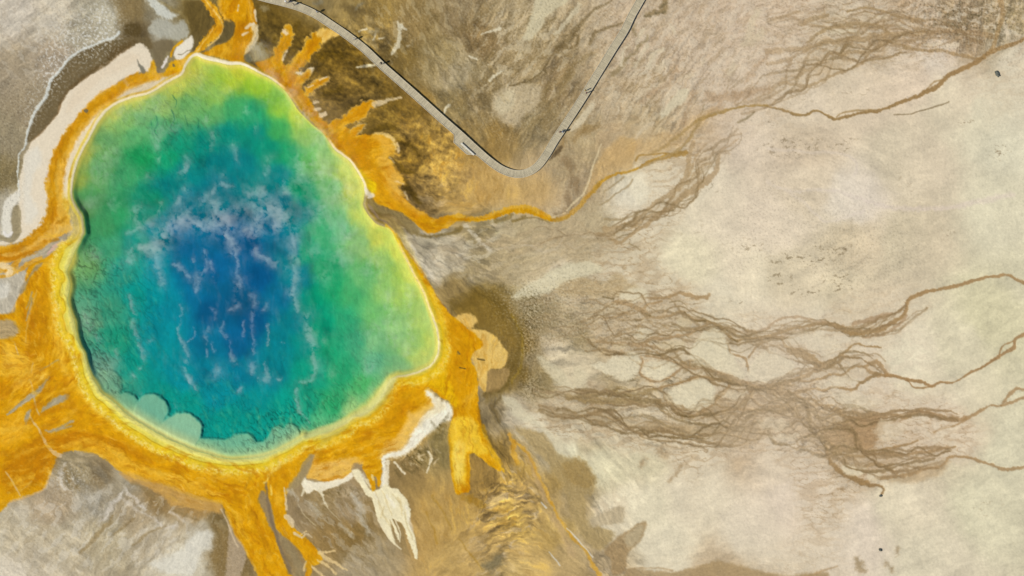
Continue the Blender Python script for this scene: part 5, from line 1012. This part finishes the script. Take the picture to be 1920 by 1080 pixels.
def box_between(bm, p, q, wid, z0, z1):
    p, q = Vector(p), Vector(q); d = (q - p); d.z = 0; nrm = Vector((-d.y, d.x, 0)).normalized() * wid / 2
    v = [bm.verts.new((r.x + sg * nrm.x, r.y + sg * nrm.y, z)) for z in (z0, z1) for r, sg in ((p, -1), (q, -1), (q, 1), (p, 1))]
    for f in ((3, 2, 1, 0), (4, 5, 6, 7), (0, 1, 5, 4), (1, 2, 6, 5), (2, 3, 7, 6), (3, 0, 4, 7)): bm.faces.new([v[i] for i in f])
def finish(bm, name, m, parent=None, smooth=False):
    me = bpy.data.meshes.new(name); bm.to_mesh(me); bm.free(); me.materials.append(m)
    if smooth: me.polygons.foreach_set('use_smooth', np.ones(len(me.polygons), bool))
    return link(bpy.data.objects.new(name, me), parent)
bw = link(bpy.data.objects.new("boardwalk", None))
bw.location = to_world(940, 318); 
tag(bw, "long grey-beige timber boardwalk looping past the hot spring with low edge boards", "boardwalk")
bpos = Vector(bw.location)
def put(o): o.matrix_parent_inverse = Matrix.Translation(-bpos); return o
S_END = cum[-1]; pw = .145 / M
bm = bmesh.new(); s = 1.
while s < S_END - 1:
    x, y, tx, ty = at_s(s); nxr, nyr = ty, -tx        # right-hand normal in survey space pointing to the outer (sunlit-away) side
    rr = random.Random(int(s * 77)); j = rr.uniform(-.12, .12)
    a_ = (x + nxr * (HW + j), y + nyr * (HW + j)); b_ = (x - nxr * (HW + extra(s) + j), y - nyr * (HW + extra(s) + j))
    hgt = DZ + rr.uniform(-.004, .004)
    box_between(bm, to_world(*a_), to_world(*b_), .137, hgt - .045, hgt); s += pw
put(finish(bm, "deck", wood, bw))
for sgn in (1, -1):
    bm = bmesh.new(); s = 1.
    while s < S_END - 6:
        P2 = []
        for ss in (s, s + 5.):
            x, y, tx, ty = at_s(ss); off = (HW if sgn > 0 else HW + extra(ss)) - .45
            P2.append(to_world(x + ty * off * sgn, y - tx * off * sgn))
        box_between(bm, P2[0], P2[1], .11, DZ + .004, DZ + .10)
        box_between(bm, P2[0], P2[1], .06, DZ - .26, DZ - .05); s += 5.
    put(finish(bm, "edge_board", kerb, bw))
s = 6.; 
while s < S_END - 6:
    x, y, tx, ty = at_s(s); bm = bmesh.new(); ex = extra(s)
    A = to_world(x + ty * (HW - 1), y - tx * (HW - 1)); B = to_world(x - ty * (HW + ex - 1), y + tx * (HW + ex - 1))
    box_between(bm, A, B, .12, DZ - .27, DZ - .05)
    for k in (.08, .92):
        c_ = Vector(A).lerp(Vector(B), k); e_ = Vector((.07, 0, 0)); gz = -.6
        box_between(bm, c_ - e_, c_ + e_, .14, gz, DZ - .28)
    put(finish(bm, "trestle", beamm, bw)); s += 26.
# ------------------------------------------------------------------ bench
bn = link(bpy.data.objects.new("bench", None)); b0 = Vector(to_world(864.6, 269.4)); b1 = Vector(to_world(889., 291.4))
bc = (b0 + b1) / 2; bn.location = (bc.x, bc.y, DZ)
tag(bn, "long backless pale timber bench on the wider platform of the boardwalk", "bench")
pale = mat("pale_bench_timber", (.66, .62, .5), .7, .08, 3.)
L2 = (b1 - b0).length / 2; d = (b1 - b0).normalized(); bn.rotation_euler = (0, 0, math.atan2(d.y, d.x))
bm = bmesh.new()
for k in (-.165, -.055, .055, .165): box_between(bm, (-L2, k, 0), (L2, k, 0), .10, .42, .465)
finish(bm, "seat", pale, bn)
for k in (-.9, -.3, .3, .9):
    bm = bmesh.new(); box_between(bm, (k * L2, -.18, 0), (k * L2, .18, 0), .1, .32, .419)
    for yy in (-.13, .13): box_between(bm, (k * L2 - .05, yy, 0), (k * L2 + .05, yy, 0), .09, 0, .319)
    finish(bm, "leg", pale, bn)
# ------------------------------------------------------------------ people on the boardwalk
def skinned(name, V_, E_, R_, m, parent, root=0, sub=1):
    me = bpy.data.meshes.new(name); me.from_pydata(V_, E_, [])
    o = bpy.data.objects.new(name, me); sc.collection.objects.link(o)
    sk = o.modifiers.new("skin", 'SKIN'); sk.use_smooth_shade = True
    for i, r in enumerate(R_): me.skin_vertices[0].data[i].radius = (r, r) if not isinstance(r, tuple) else r
    for i in range(len(V_)): me.skin_vertices[0].data[i].use_root = (i == root)
    sb = o.modifiers.new("sub", 'SUBSURF'); sb.levels = sub; sb.render_levels = sub
    dg = bpy.context.evaluated_depsgraph_get(); ev = o.evaluated_get(dg)
    nm = bpy.data.meshes.new_from_object(ev); nm.name = name
    bpy.data.objects.remove(o); bpy.data.meshes.remove(me)
    nm.materials.clear(); nm.materials.append(m)
    nm.polygons.foreach_set('use_smooth', np.ones(len(nm.polygons), bool))
    return link(bpy.data.objects.new(name, nm), parent)
skinm = mat("skin", (.48, .3, .21), .55, .05, 8.)
def person(u, v, face, pose, shirt, trousers, hair, label, h=1.72, hat=None, pack=None):
    o = link(bpy.data.objects.new("person", None)); x, y, _ = to_world(u, v); o.location = (x, y, DZ)
    o.rotation_euler = (0, 0, face); k = h / 1.72; o.scale = (k, k, k)
    tag(o, label, "person", "visitors standing and walking on the boardwalk")
    st = .16 if pose == 'walk' else .03
    V_ = [(0, 0, .95), (0, .0, 1.14), (0, .01, 1.33), (0, 0, 1.45), (0, .01, 1.52), (0, .015, 1.585), (0, .01, 1.665)]
    E_ = [(0, 1), (1, 2), (2, 3), (3, 4), (4, 5), (5, 6)]; R_ = [(.15, .11), (.13, .1), (.16, .11), (.09, .07), .052, (.075, .09), (.07, .085)]
    arms = {}
    V_.append((0, .105, 1.59)); E_.append((5, 7)); R_.append(.016)       # nose
    for sx_ in (-1, 1):
        V_.append((sx_ * .078, -.005, 1.59)); E_.append((5, len(V_) - 1)); R_.append(.018)      # ear
    for sx_ in (-1, 1):
        up = pose == 'photo' or (pose == 'point' and sx_ > 0)
        sh = (sx_ * .175, 0, 1.42); el = (sx_ * .23, -.04, 1.14); wr = (sx_ * .22, .07, .93)
        if pose == 'walk': el = (sx_ * .23, -.04 + .08 * sx_, 1.14); wr = (sx_ * .21, .08 + .14 * sx_, .94)
        if up: el = (sx_ * .25, .17, 1.24); wr = (sx_ * .1, .36, 1.48)
        b_ = len(V_); V_ += [sh, el, wr]; E_ += [(3, b_), (b_, b_ + 1), (b_ + 1, b_ + 2)]; R_ += [.058, .04, .028]
        wv = Vector(wr); dirn = (wv - Vector(el)).normalized(); side_ = Vector((0, 1, 0)).cross(dirn); side_ = (Vector((0, 1, 0)) if abs(dirn.y) < .8 else Vector((1, 0, 0)))
        side_ = (side_ - dirn * side_.dot(dirn)).normalized()
        pm = wv + dirn * .07; V_.append(tuple(pm)); E_.append((b_ + 2, b_ + 3)); R_.append((.034, .02))
        curl = dirn.cross(side_) * (-sx_)
        for fi, (of, ln) in enumerate(((-.03, .062), (-.01, .075), (.01, .07), (.03, .055))):
            r0 = wv + dirn * .095 + side_ * of; r1 = r0 + dirn * ln * .55 + curl * .008; r2 = r1 + dirn * ln * .45 + curl * .02
            q0 = len(V_); V_ += [tuple(r0), tuple(r1), tuple(r2)]; E_ += [(b_ + 3, q0), (q0, q0 + 1), (q0 + 1, q0 + 2)]; R_ += [.0095, .0088, .0075]
        t0_ = wv + dirn * .03 + side_ * .03; t1_ = t0_ + dirn * .03 + side_ * .03; q0 = len(V_); V_ += [tuple(t0_), tuple(t1_)]; E_ += [(b_ + 3, q0), (q0, q0 + 1)]; R_ += [.011, .009]
        arms[sx_] = (sh, el, wr)
    legs = {}
    for sx_ in (-1, 1):
        hp = (sx_ * .09, 0, .88); kn = (sx_ * .1, .03 - sx_ * st * .5, .49); an = (sx_ * .1, -.02 - sx_ * st, .08); to = (sx_ * .115, .12 - sx_ * st, .035)
        b_ = len(V_); V_ += [hp, kn, an, to]; E_ += [(0, b_), (b_, b_ + 1), (b_ + 1, b_ + 2), (b_ + 2, b_ + 3)]; R_ += [.085, .058, .04, (.04, .03)]
        legs[sx_] = (hp, kn, an, to)
    body = skinned("body", V_, E_, R_, skinm, o)
    # clothes follow the body
    sv = [(0, 0, 1.0), (0, 0, 1.15), (0, .01, 1.33), (0, 0, 1.44)]; se = [(0, 1), (1, 2), (2, 3)]; sr = [(.165, .125), (.15, .12), (.18, .13), (.11, .085)]
    for sx_ in (-1, 1):
        sh, el, wr = arms[sx_]; b_ = len(sv); mid = tuple(Vector(el).lerp(Vector(wr), .8)); sv += [sh, el, mid]; se += [(3, b_), (b_, b_ + 1), (b_ + 1, b_ + 2)]; sr += [.075, .056, .042]
    skinned("shirt", sv, se, sr, shirt, o)
    tv = [(0, 0, .97)]; te = []; tr_ = [(.17, .125)]
    for sx_ in (-1, 1):
        hp, kn, an, to = legs[sx_]; b_ = len(tv); tv += [hp, kn, tuple(Vector(an) + Vector((0, 0, .03)))]; te += [(0, b_), (b_, b_ + 1), (b_ + 1, b_ + 2)]; tr_ += [.102, .075, .062]
    skinned("trousers", tv, te, tr_, trousers, o)
    for sx_ in (-1, 1):
        hp, kn, an, to = legs[sx_]
        skinned("shoe", [(an[0], an[1], .045), (to[0], to[1] + .03, .035)], [(0, 1)], [(.048, .045), (.045, .035)], shoem, o)
    bm = bmesh.new(); bmesh.ops.create_icosphere(bm, subdivisions=3, radius=.105)
    for vtx in list(bm.verts):
        vtx.co.y *= 1.12; vtx.co.z *= 1.02
    bmesh.ops.delete(bm, geom=[vtx for vtx in bm.verts if vtx.co.z < -.03 - (.05 if vtx.co.y < 0 else 0) or (vtx.co.y > .055 and vtx.co.z < .045)], context='VERTS')
    for vtx in bm.verts: vtx.co += Vector((0, -.002, 1.635))
    finish(bm, "hair", hair, o, True)
    for sx_ in (-1, 1):
        bm = bmesh.new(); bmesh.ops.create_icosphere(bm, subdivisions=2, radius=.011)
        for vtx in bm.verts: vtx.co += Vector((sx_ * .03, .095, 1.615))
        finish(bm, "eye", eyem, o, True)
    if hat:
        bm = bmesh.new()
        prof = [(.001, 1.79), (.06, 1.785), (.095, 1.76), (.112, 1.70), (.118, 1.685), (.21, 1.672), (.212, 1.664), (.11, 1.66)]
        rings = [[bm.verts.new((r * math.cos(t), r * 1.1 * math.sin(t), z)) for t in np.linspace(0, 2 * math.pi, 20, endpoint=False)] for r, z in prof]
        for a__, b__ in zip(rings, rings[1:]):
            for i in range(20): bm.faces.new((a__[i], b__[i], b__[(i + 1) % 20], a__[(i + 1) % 20]))
        finish(bm, "hat", hat, o, True)
    if pack:
        bm = bmesh.new(); bmesh.ops.create_cube(bm, size=1.)
        for vtx in bm.verts: vtx.co = Vector((vtx.co.x * .28, vtx.co.y * .15 - .19, vtx.co.z * .42 + 1.24))
        bmesh.ops.bevel(bm, geom=bm.edges[:], offset=.04, segments=3, affect='EDGES')
        finish(bm, "backpack", pack, o, True)
    return o
shoem = mat("shoe_rubber", (.04, .04, .04), .7); eyem = mat("eye", (.05, .03, .02), .3, .0)
hd = mat("dark_brown_hair", (.035, .022, .015), .6, .1, 30.); hb = mat("fair_hair", (.35, .24, .11), .6, .1, 30.); hk = mat("black_hair", (.012, .011, .01), .55, .1, 30.)
c_white = mat("white_cotton", (.78, .77, .74), .8); c_black = mat("black_cloth", (.02, .02, .022), .8); c_navy = mat("navy_cloth", (.03, .05, .11), .8)
c_denim = mat("blue_denim", (.09, .14, .25), .85); c_grey = mat("grey_cloth", (.22, .22, .23), .8); c_yel = mat("yellow_cloth", (.7, .5, .12), .8)
c_tan = mat("khaki_cloth", (.4, .33, .2), .8); c_red = mat("dark_red_cloth", (.2, .04, .04), .8); c_lb = mat("pale_blue_cloth", (.45, .55, .66), .8)
R90 = math.pi / 2
person(538.5, 6.5, 2.2, 'stand', c_white, c_tan, hb, "person in a white shirt and hat, leftmost of the cluster on the upper boardwalk", hat=c_white)
person(546.5, 4.5, 2.4, 'photo', c_black, c_denim, hk, "person in black raising a camera beside the white-shirted visitor on the boardwalk", pack=c_black)
person(551.0, 1.5, 2.6, 'stand', c_navy, c_black, hd, "person in navy nearest the picture's top edge on the boardwalk", h=1.78)
person(552.5, 10.5, 2.1, 'walk', c_tan, c_grey, hd, "person in khaki walking just behind the cluster on the upper boardwalk", h=1.64)
person(595.5, 24.3, 2.2, 'stand', c_lb, c_grey, hb, "person in a pale blue top and grey trousers alone on the upper boardwalk")
person(665.8, 74.8, 2.3, 'stand', c_white, c_denim, hd, "person in a white top and jeans standing alone on the upper boardwalk", h=1.76)
person(716.2, 121.0, 2.2, 'photo', c_black, c_black, hk, "person dressed all in black standing in the middle of the boardwalk", h=1.78, pack=c_black)
person(1049.5, 248.8, .9, 'walk', c_red, c_black, hk, "person in dark red walking on the boardwalk nearest its bend, left of a pair", h=1.7)
person(1054.6, 248.8, .9, 'walk', c_lb, c_navy, hd, "person in pale blue with a backpack walking beside one in dark red", h=1.74, pack=c_navy)
person(1096.8, 171.2, 4.0, 'stand', c_yel, c_black, hk, "person in a yellow top standing on the right leg of the boardwalk", h=1.7)
person(1099.0, 175.8, 4.0, 'stand', c_red, c_navy, hd, "person in a dark red top standing just below the yellow-topped visitor", h=1.68)
# ------------------------------------------------------------------ loose rocks on the flats
rockm = mat("dark_rock", (.10, .105, .085), .9, .35, 5., .02)
def rock(u, v, sx_, sy_, sz_, rot, seed, label):
    bm = bmesh.new(); bmesh.ops.create_icosphere(bm, subdivisions=3, radius=1.)
    rr = random.Random(seed); ph = [(rr.uniform(1, 3), rr.uniform(0, 6), rr.uniform(0, 6), rr.uniform(0, 6)) for _ in range(6)]
    for vtx in bm.verts:
        p = vtx.co.copy(); k = 1 + sum(.07 * math.sin(f_ * p.x * 2 + a1) * math.cos(f_ * p.y * 2 + a2 + p.z * a3) for f_, a1, a2, a3 in ph)
        vtx.co = Vector((p.x * sx_ * k, p.y * sy_ * k, p.z * sz_ * k))
    o = finish(bm, "rock", rockm, None, False); x, y, _ = to_world(u, v); o.location = (x, y, ground_z(u, v) + sz_ * .45); o.rotation_euler = (0, 0, rot)
    tag(o, label, "rock", "dark rocks lying on the pale flats")
rock(1869, 139, .95, .5, .4, math.radians(-58), 3, "dark elongated rock beside the tan stream at the upper right")
rock(1650.5, 1031, .5, .32, .3, math.radians(-30), 5, "small dark rock on the pale flat near the bottom edge")
rock(1651.5, 929.5, .45, .3, .2, math.radians(10), 8, "small dark rock at the end of a brown channel at the lower right")
